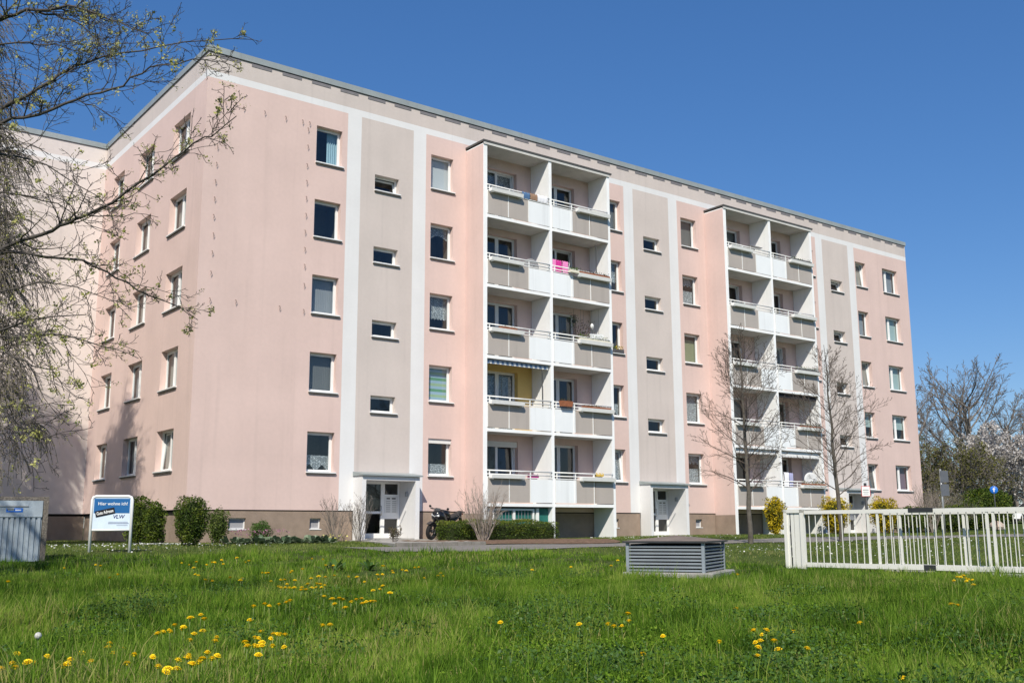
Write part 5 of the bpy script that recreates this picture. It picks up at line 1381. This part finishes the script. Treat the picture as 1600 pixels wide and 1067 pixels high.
# ------------------------------------------------------------------ road signs
M['platedark'] = mat('dull_sign_back', (.12, .13, .15), .5, .08, 5, metal=.3)
s1 = thing('notice_sign', 'small white notice with red border on a dark pole by the path', 'sign', (18.2, -12.5, g1(18.2, -12.5)), math.radians(-45))
MB().tube([(0, .03, -.2), (0, .03, 2.0)], .045, 8).build('pole', M['darkmetal'], s1)
p_ = MB().box(-.14, .14, -.03, -.02, 1.56, 1.90, 0).box(-.125, .125, -.034, -.0305, 1.575, 1.885, 1).build('notice', [M['red'], M['signwhite']], s1)
MB().box(-.09, .09, -.0375, -.0345, 1.76, 1.79).box(-.09, .09, -.0375, -.0345, 1.70, 1.72).box(-.08, .08, -.0375, -.0345, 1.64, 1.66).build('print', M['post'], p_)
s2 = thing('road_sign', 'grey back of a double road sign on a post past the block', 'sign', (34.6, -5.6, g1(34.6, -5.6)), math.radians(-35))
MB().tube([(0, 0, -.2), (0, 0, 3.05)], .05, 8).build('post', M['post'], s2)
for z in (2.42, 1.78): MB().cbox(-.04, .34, -.07, -.055, z, z+.55, .004).box(.10, .16, -.075, -.05, z+.25, z+.31).build('sign_plate', M['platedark'], s2)
bx_, by_ = 48.85, -.62
s3 = thing('traffic_sign', 'round blue traffic sign with a white arrow before the dark mound', 'sign', (bx_, by_, g1(bx_, by_)), math.radians(-58))
MB().tube([(0, .03, -.2), (0, .03, 2.65)], .035, 8).build('pole', M['darkmetal'], s3)
dsc = MB().lathe([(.0, 0), (.22, 0), (.225, .006), (.225, .012), (0, .014)], 24, (0, 0, 2.42), 'y').build('disc', M['roadblue'], s3)
MB().add([(-.03, -.006, 2.30), (.03, -.006, 2.30), (.03, -.006, 2.44), (.09, -.006, 2.44), (0, -.006, 2.55), (-.09, -.006, 2.44), (-.03, -.006, 2.44)], [tuple(range(7))]).build('arrow', M['signwhite'], dsc)
# boulder
rs2 = np.random.RandomState(4); mb = MB(); V = []; F = []
for j in range(7):
    th = math.pi*j/6
    for i in range(10):
        ph = 2*math.pi*i/10; k = 1+rs2.uniform(-.14, .14)
        V.append((.50*math.sin(th)*math.cos(ph)*k, .42*math.sin(th)*math.sin(ph)*k, .20+.32*math.cos(th)*k))
for j in range(6):
    for i in range(10): F.append((j*10+i, j*10+(i+1) % 10, (j+1)*10+(i+1) % 10, (j+1)*10+i))
o = mb.add(V, F).build('boulder', M['stone'], None, (50.4, .2, g1(50.4, .2))); tag(o, 'pinkish boulder lying on the grass by the road', 'boulder')

# ------------------------------------------------------------------ parked white car at the far right
car = thing('parked_car', 'white parked car cut off by the right picture edge', 'car', (61.6, 3.2, g1(61.6, 3.2)), math.radians(-37))
prof = [(-2.0, .28), (-2.05, .55), (-1.95, .78), (-1.15, .92), (-.55, 1.38), (.75, 1.42), (1.55, .98), (1.98, .9), (2.03, .5), (1.95, .26)]
body = MB().prism(prof, -.82, .82, 0).build('body', M['carwhite'], car)
MB().prism([(-1.08, .94), (-.52, 1.34), (.05, 1.37), (.05, .94)], -.835, .835).prism([(.12, .94), (.12, 1.37), (.70, 1.37), (1.35, .98)], -.835, .835).build('side_window', M['carglass'], body)
MB().add([(-1.17, -.70, .935), (-1.17, .70, .935), (-.575, .66, 1.37), (-.575, -.66, 1.37)], [(0, 3, 2, 1)]).build('windscreen', M['carglass'], body)
for y in (-.62, .62): MB().cbox(-2.06, -1.93, y-.16, y+.16, .58, .74, .03).build('headlight', M['lamp'], body)
MB().box(-2.07, -2.0, -.6, .6, .34, .46).build('grille', M['darkmetal'], body)
for x_ in (-1.25, 1.25):
    for y in (-.80, .80):
        w_ = MB().lathe([(.17, -.1), (.29, -.1), (.31, -.07), (.31, .07), (.29, .1), (.17, .1)], 18, (x_, y, .31), 'y').build('wheel', M['rubber'], car)
        MB().lathe([(0, -.105), (.18, -.10), (.18, .10), (0, .105)], 14, (x_, y, .31), 'y').build('rim', M['chrome'], w_)

# ------------------------------------------------------------------ motorcycle leaning on its stand by the first porch
bk = thing('motorcycle', 'black motorcycle with a pale headlamp parked behind the low hedge', 'motorcycle', (8.80, -1.45, .078), math.radians(203))
bk.rotation_euler = (math.radians(-9), 0, math.radians(203))
def wheel(x_, r, w):
    a = MB().lathe([(r*.70, -w*.5), (r*.92, -w*.5), (r, -w*.25), (r, w*.25), (r*.92, w*.5), (r*.70, w*.5), (r*.70, -w*.5)], 24, (x_, 0, r), 'y').build('wheel', M['rubber'], bk)
    mb = MB().lathe([(r*.60, -w*.3), (r*.72, -w*.3), (r*.72, w*.3), (r*.60, w*.3), (r*.60, -w*.3)], 24, (x_, 0, r), 'y').lathe([(0, -w*.5), (.05, -w*.5), (.05, w*.5), (0, w*.5)], 10, (x_, 0, r), 'y')
    for k in range(5):
        q = k*2*math.pi/5; mb.tube([(x_+.04*math.cos(q), 0, r+.04*math.sin(q)), (x_+r*.66*math.cos(q), 0, r+r*.66*math.sin(q))], .014, 5)
    mb.build('rim', M['darkmetal'], a)
wheel(.70, .30, .13); wheel(-.66, .31, .17)
fk = MB()
for y in (-.10, .10): fk.tube([(.70, y, .30), (.52, y, .62), (.42, y, .88)], .026, 7)
fk.prism([(.50, .58), (.78, .645), (.98, .56), (.96, .53), (.78, .605), (.52, .545)], -.075, .075)
fk.build('fork', M['bikeblack'], bk)
def loft(secs, mi=0):
    """secs: (x, halfwidth, zbottom, ztop)"""
    V = []; F = []; n = 10
    for x_, w, z0, z1 in secs:
        for i in range(n):
            a = 2*math.pi*i/n; c, s = math.cos(a), math.sin(a)
            V.append((x_, w*math.copysign(abs(c)**.7, c), (z0+z1)/2+(z1-z0)/2*math.copysign(abs(s)**.7, s)))
    for k in range(len(secs)-1):
        for i in range(n): F.append((k*n+i, k*n+(i+1) % n, (k+1)*n+(i+1) % n, (k+1)*n+i))
    F += [tuple(range(n-1, -1, -1)), tuple(range(len(V)-n, len(V)))]
    return MB().add(V, F, mi, True)
loft([(.66, .05, .74, .92), (.60, .17, .66, 1.02), (.45, .21, .58, 1.06), (.25, .20, .50, 1.0), (.05, .16, .42, .90), (-.1, .12, .40, .78)]).build('fairing', M['bikeblack'], bk)
loft([(.30, .10, .86, 1.02), (.18, .17, .80, 1.07), (-.02, .18, .76, 1.04), (-.20, .12, .74, .92)]).build('tank', M['bikeblack'], bk)
loft([(-.12, .11, .72, .82), (-.35, .15, .74, .83), (-.62, .14, .79, .92), (-.90, .10, .90, 1.03), (-1.02, .05, .97, 1.04)]).build('seat', M['seatm'], bk)
loft([(-.25, .10, .58, .74), (-.6, .12, .66, .80), (-.95, .09, .84, .95), (-1.08, .05, .92, .99)]).build('tail', M['bikeblack'], bk)
loft([(.25, .15, .22, .55), (.0, .17, .18, .56), (-.28, .14, .22, .52)]).build('engine', M['darkmetal'], bk)
hl = MB()
for s in (-1, 1): hl.add([(.655, s*.01, .775), (.61, s*.17, .845), (.62, s*.155, .905), (.66, s*.08, .865), (.672, s*.01, .84)], [(0, 1, 2, 3, 4) if s > 0 else (4, 3, 2, 1, 0)])
hl.build('headlight', M['lamp'], bk)
MB().add([(.60, -.13, 1.02), (.60, .13, 1.02), (.48, .11, 1.11), (.48, -.11, 1.11)], [(0, 1, 2, 3)]).build('windscreen', M['carglass'], bk)
hb = MB().tube([(.38, -.38, 1.05), (.43, -.2, 1.07), (.44, 0, 1.04), (.43, .2, 1.07), (.38, .38, 1.05)], .014, 7).build('handlebar', M['darkmetal'], bk)
for s in (-1, 1):
    MB().tube([(.37, s*.28, 1.05), (.34, s*.42, 1.045)], .021, 7).build('grip', M['rubber'], hb)
    MB().tube([(.42, s*.25, 1.06), (.45, s*.36, 1.12)], .007, 5).lathe([(0, -.01), (.05, -.008), (.05, .008), (0, .01)], 10, (.45, s*.38, 1.13), 'x').build('mirror', M['bikeblack'], hb)
MB().tube([(-.05, -.15, .25), (-.4, -.2, .30), (-.85, -.2, .48)], [.03, .05, .06], 9).build('exhaust', M['post'], bk)
MB().tube([(-.66, .10, .31), (-.2, .10, .36)], .03, 6).tube([(-.66, -.10, .31), (-.2, -.10, .36)], .03, 6).build('swingarm', M['darkmetal'], bk)
MB().box(-1.10, -1.05, -.05, .05, .90, .95).build('tail_light', M['redlens'], bk)
MB().add([(-.98, -.07, .86), (-.98, .07, .86), (-1.12, .07, .60), (-1.12, -.07, .60)], [(0, 1, 2, 3), (3, 2, 1, 0)]).build('number_plate', M['seatm'], bk)
MB().tube([(-.05, .16, .30), (-.12, .34, .0)], .012, 5).build('side_stand', M['darkmetal'], bk)

# ------------------------------------------------------------------ things on the balconies
def bal(t, k, fi): return TOW[t]+FLATS[fi][0], SLAB[k]
rs = np.random.RandomState(31)
def planting(label, t, k, fi, x0, x1, leaf, n=220, hgt=.16, soil='terracotta', size=.05, grp='plants in the balcony troughs'):
    bx, bz = bal(t, k, fi)
    o = MB().box(0, x1-x0, -.08, .08, 0, .10).build('planter', M[soil], None, (bx+x0, YB-.145, bz+1.03))
    P = np.stack([rs.uniform(0, x1-x0, n), rs.uniform(-.09, .09, n), .10+hgt*rs.rand(n)**1.3], 1)
    V, F, R = leaves(P, size, rs, .6); link('foliage', big_mesh('foliage', V, F, M[leaf], R), o)
    tag(o, label, 'planter', grp)
planting('trough planter with low dry plants, third floor left, first tower', 0, 2, 0, .5, 1.3, 'rosel', 60, .06)
planting('trough with mixed flowers, third floor right, first tower', 0, 2, 1, 1.3, 2.95, 'weed', 170, .20, 'cream')
planting('trough with green plants beside the magenta towels, first tower', 0, 3, 1, .80, 1.25, 'fern', 120, .14, 'cream')
planting('long trough with brownish plants, fourth floor right, first tower', 0, 3, 1, 1.32, 2.98, 'rosel', 200, .12)
planting('trough with low reddish plants, second floor right, first tower', 0, 1, 1, 1.40, 2.9, 'rosel', 160, .07)
planting('trough with dark low plants, top floor right, second tower', 1, 4, 1, 1.3, 2.9, 'boxleaf2', 130, .10, 'boxgrey')
planting('trough with dark plants, third floor right, second tower', 1, 2, 1, 1.3, 3.0, 'boxleaf2', 220, .14, 'boxgrey')
planting('trough with yellow-green plants, second floor right, second tower', 1, 1, 1, 1.4, 2.9, 'lightleaf', 160, .12)
planting('trough full of brown-green heather, first floor right, second tower', 1, 0, 1, 1.3, 3.0, 'olive', 260, .14)
# terracotta box hung over the rail
bx, bz = bal(0, 1, 1)
o = MB().add([(0, -.10, .22), (.62, -.10, .22), (.62, .08, .22), (0, .08, .22), (.04, -.08, 0), (.58, -.08, 0), (.58, .06, 0), (.04, .06, 0)], [(0, 4, 5, 1), (1, 5, 6, 2), (2, 6, 7, 3), (3, 7, 4, 0), (4, 7, 6, 5), (0, 1, 2, 3)]).build('flower_box', M['terracotta'], None, (bx+.22, YB-.12, bz+1.05))
P = np.stack([rs.uniform(0, .62, 50), rs.uniform(-.08, .08, 50), .22+.09*rs.rand(50)], 1); V, F, R = leaves(P, .05, rs); link('foliage', big_mesh('foliage', V, F, M['rosel'], R), o)
tag(o, 'terracotta flower box hung over a second floor rail, first tower', 'flower box')
# cloths on the rails
def cloth(name, label, cat, x, y, z, w, hgt, mt, back=.35, fold=.03):
    n = 16; V = []; F = []
    prof = [(-.04, -hgt), (-.05, -hgt*.5), (-.04, -.03), (0, .02), (.04, -.03), (.05, -back)]
    for i in range(n+1):
        for dy, dz in prof: V.append((x+w*i/n, y+dy+fold*math.sin(i*1.3)*(-dz), z+dz+.01*math.sin(i*.9)))
    k = len(prof)
    for i in range(n):
        for j in range(k-1): F.append((i*k+j, (i+1)*k+j, (i+1)*k+j+1, i*k+j+1))
    o = MB().add(V, F, 0, True).build(name, M[mt]); return tag(o, label, cat, 'cloths hung over balcony rails')
bx, bz = bal(0, 4, 0)
cloth('blanket', 'dark blue blanket over the top left rail, first tower', 'blanket', bx+1.72, YB-.01, bz+1.24, .38, .26, 'bluecloth')
cloth('blanket', 'brown blanket over the top left rail, first tower', 'blanket', bx+2.12, YB-.01, bz+1.25, .40, .26, 'browncloth')
cloth('blanket', 'white patterned blanket over the top left rail beside the middle partition', 'blanket', bx+2.50, YB-.01, bz+1.26, .52, .27, 'whitecloth')
bx, bz = bal(0, 0, 0)
cloth('towel', 'magenta towel over the first floor left rail, first tower', 'towel', bx+2.0, YB+.06, bz+1.10, .5, .12, 'pinkcloth')
bx, bz = bal(0, 0, 1)
cloth('towel', 'ochre cloth over the first floor right rail, first tower', 'towel', bx+2.15, YB-.0, bz+1.24, .42, .12, 'straw')
bx, bz = bal(1, 0, 1)
cloth('towel', 'white cloth over the first floor rail beside the satellite dish', 'towel', bx+.12, YB+.03, bz+1.62, .34, .65, 'whitecloth')
cloth('towel', 'lilac cloth over the first floor rail beside the satellite dish', 'towel', bx+.50, YB+.05, bz+1.60, .30, .62, 'lilaccloth')
# towels on a drying rack
bx, bz = bal(0, 3, 1)
rk = thing('drying_rack', 'drying rack on the fourth floor right balcony behind the towels', 'drying rack', (bx+.1, -.75, bz))
mb = MB()
for y in (-.25, 0, .25): mb.tube([(0, y, 1.52), (1.0, y, 1.52)], .008, 5)
for x_ in (0, 1.0): mb.tube([(x_, -.3, 0), (x_, .25, 1.52)], .01, 5).tube([(x_, .3, 0), (x_, -.25, 1.52)], .01, 5).tube([(x_, -.27, 1.52), (x_, .27, 1.52)], .01, 5)
mb.build('rack_frame', M['rail'], rk)
cloth('towel', 'pale pink towel hanging leftmost on the fourth floor drying rack', 'towel', bx+.08, -1.0, bz+1.54, .24, .85, 'pinkcloth2', .4)
cloth('towel', 'dark magenta towel hanging in the middle of the fourth floor rack', 'towel', bx+.34, -.98, bz+1.54, .30, .85, 'pinkcloth', .4)
cloth('towel', 'pink towel hanging rightmost on the fourth floor drying rack', 'towel', bx+.68, -1.0, bz+1.54, .30, .85, 'pinkcloth2', .4)
# thin dark awning rod
o = MB().tube([(0, 0, 0), (-.03, 0, 2.4)], .022, 6).build('awning_rod', M['darkmetal'], None, (TOW[0]+5.95, YB+.06, SLAB[3]+.12)); tag(o, 'thin black upright rod on the fourth floor right balcony, first tower', 'rod', 'awning rods')
o = MB().tube([(0, 0, 0), (-.03, 0, 2.0)], .02, 6).build('awning_rod', M['darkmetal'], None, (TOW[0]+2.95, YB+.06, SLAB[1]+.45)); tag(o, 'thin black upright rod beside the yellow balcony wall', 'rod', 'awning rods')
o = MB().tube([(0, 0, 0), (0, 0, 2.2)], .025, 6).build('awning_rod', M['darkmetal'], None, (TOW[1]+5.9, YB+.06, SLAB[1]+.4)); tag(o, 'thin black upright rod below the black awning, second tower', 'rod', 'awning rods')
# awnings rolled up under the slabs, scalloped edge hanging
def awning(label, t, k, fi, m0, m1, drop=.14, out=.10):
    bx, bz = bal(t, k, fi); ln = FLATS[fi][1]
    a = thing('awning', label, 'awning', (bx+.05, YB+.20, bz+2.60), 0, 'rolled awnings under the balcony slabs')
    MB().tube([(0, 0, 0), (ln-.1, 0, 0)], .06, 8).build('roll', M[m0], a)
    n = 26; sc = MB()
    for i in range(n):
        x0 = (ln-.1)*i/n; x1 = (ln-.1)*(i+1)/n; m_ = (x0+x1)/2
        sc.add([(x0, -out, .02), (x1, -out, .02), (x1, -out-.02, -drop*.6), (m_+(x1-m_)*.6, -out-.02, -drop*.93), (m_, -out-.02, -drop), (x0+(m_-x0)*.4, -out-.02, -drop*.93), (x0, -out-.02, -drop*.6)], [tuple(range(7))], i % 2)
    sc.box(0, ln-.1, -out-.01, .0, .02, .05, 0)
    sc.build('valance', [M[m0], M[m1]], a)
awning('blue and white scalloped awning above the yellow balcony wall', 0, 1, 0, 'awningb', 'awning', .11)
awning('black rolled awning on the second floor right, second tower', 1, 1, 1, 'awningk', 'awningk', .18)
awning('white scalloped awning on the first floor left, second tower', 1, 0, 0, 'awning', 'awning', .17)
awning('white scalloped awning on the first floor right, second tower', 1, 0, 1, 'awning', 'awning', .24)
# satellite dishes
def dish(label, x, y, z, r, mt, rz):
    t = thing('satellite_dish', label, 'satellite dish', (x, y, z), rz, 'satellite dishes')
    MB().lathe([(0, .06), (r*.5, .045), (r*.85, .012), (r, -.01), (r*.98, -.02), (r*.5, .03), (0, .045)], 20, (0, 0, .9), 'y').build('reflector', M[mt], t)
    MB().tube([(0, .06, 0), (0, .06, .9)], .02, 6).build('mast', M['post'], t)
    MB().tube([(0, .0, .9-r*.9), (0, -r*.9, .88)], .01, 5).box(-.03, .03, -r*.95-.04, -r*.95+.04, .86, .92).build('receiver_arm', M['post'], t)
dish('pale round satellite dish on the first floor right, second tower', TOW[1]+5.85, -1.0, SLAB[0]+.45, .36, 'dish', math.radians(-20))
dish('grey satellite dish half hidden by the fourth floor left rail', TOW[0]+2.7, -.75, SLAB[3]+.22, .36, 'dishg', math.radians(-15))
# third floor right: hanging plants and lanterns; folded tables elsewhere
bx, bz = bal(0, 2, 1)
def hanging(label, x, y, z, leaf, n, r, key):
    o = MB().lathe([(0, 0), (.06, 0), (.09, .12), (.085, .12), (0, .09)], 10).tube([(0, 0, .12), (0, 0, max(.2, bz+2.55-z))], .006, 4).build('hanging_basket', M[key], None, (x, y, z))
    P = rs.normal(0, r, (n, 3)); P[:, 2] = P[:, 2]*.9+.12; V, F, R = leaves(P, .06, rs, .6); link('foliage', big_mesh('foliage', V, F, M[leaf], R), o); tag(o, label, 'hanging plant', 'hanging plants on the third floor')
hanging('dark hanging plant near the balcony door, third floor right', bx+1.75, -.45, bz+1.95, 'weed', 160, .12, 'boxgrey')
hanging('reddish climbing plant hanging in the third floor right corner', bx+2.25, -.5, bz+1.55, 'rosel', 260, .22, 'boxgrey')
hanging('dark green potted plant standing low in the third floor right corner', bx+2.0, -.6, bz+1.15, 'boxleaf2', 200, .16, 'boxgrey')
def lantern(label, x, y, z):
    o = MB().lathe([(0, 0), (.07, 0), (.075, .16), (.03, .22), (0, .22)], 10).build('lantern', M['signwhite'], None, (x, y, z)); MB().tube([(0, 0, .22), (0, 0, max(.3, bz+2.55-z))], .005, 4).build('cord', M['darkmetal'], o); tag(o, label, 'lantern', 'white lanterns')
lantern('white lantern hanging high on the third floor right balcony', bx+2.55, -.7, bz+1.75); lantern('white lantern hanging low on the third floor right balcony', bx+2.75, -.9, bz+1.20)
o = MB().box(0, .75, -.02, .02, 0, .16).build('white_shelf', M['signwhite'], None, (bx+2.15, YB+.18, bz+1.28)); o.rotation_euler = (0, -.06, 0); tag(o, 'white tilted tray on the third floor right rail', 'tray')
def table(label, x, y, z):
    t = thing('balcony_table', label, 'table', (x, y, z), 0, 'balcony tables')
    MB().box(-.45, .45, -.3, .3, 1.40, 1.43).build('table_top', M['post'], t)
    for a in (-.4, .4):
        for b in (-.25, .25): MB().tube([(a, b, 0), (a, b, 1.40)], .014, 5).build('leg', M['rail'], t)
bx, bz = bal(1, 4, 0); table('grey folding rack standing on the top left balcony, second tower', bx+2.35, -.75, bz)
# window box with yellow flowers, third floor, right of the first tower
o = MB().box(.05, 1.02, -.09, .08, .02, .17).build('window_box', M['boxgrey'], None, (18.22, 0, ZLINT[2]-WH))
P = np.stack([rs.uniform(.6, 1.0, 60), rs.uniform(-.08, .06, 60), .16+.18*rs.rand(60)], 1); V, F, R = leaves(P, .07, rs); link('flowers', big_mesh('flowers', V, F, M['forsythia'], R), o)
P = np.stack([rs.uniform(.05, .6, 70), rs.uniform(-.08, .06, 70), .16+.15*rs.rand(70)], 1); V, F, R = leaves(P, .07, rs); link('foliage', big_mesh('foliage', V, F, M['weed'], R), o)
tag(o, 'grey window box with yellow flowers on a sill right of the first tower', 'window box')

for o in bpy.data.objects:
    if o.parent and o.name.split('.')[0] in ('foliage', 'crown', 'catkins', 'flower_buds', 'buds', 'flowers'): o['kind'] = 'stuff'
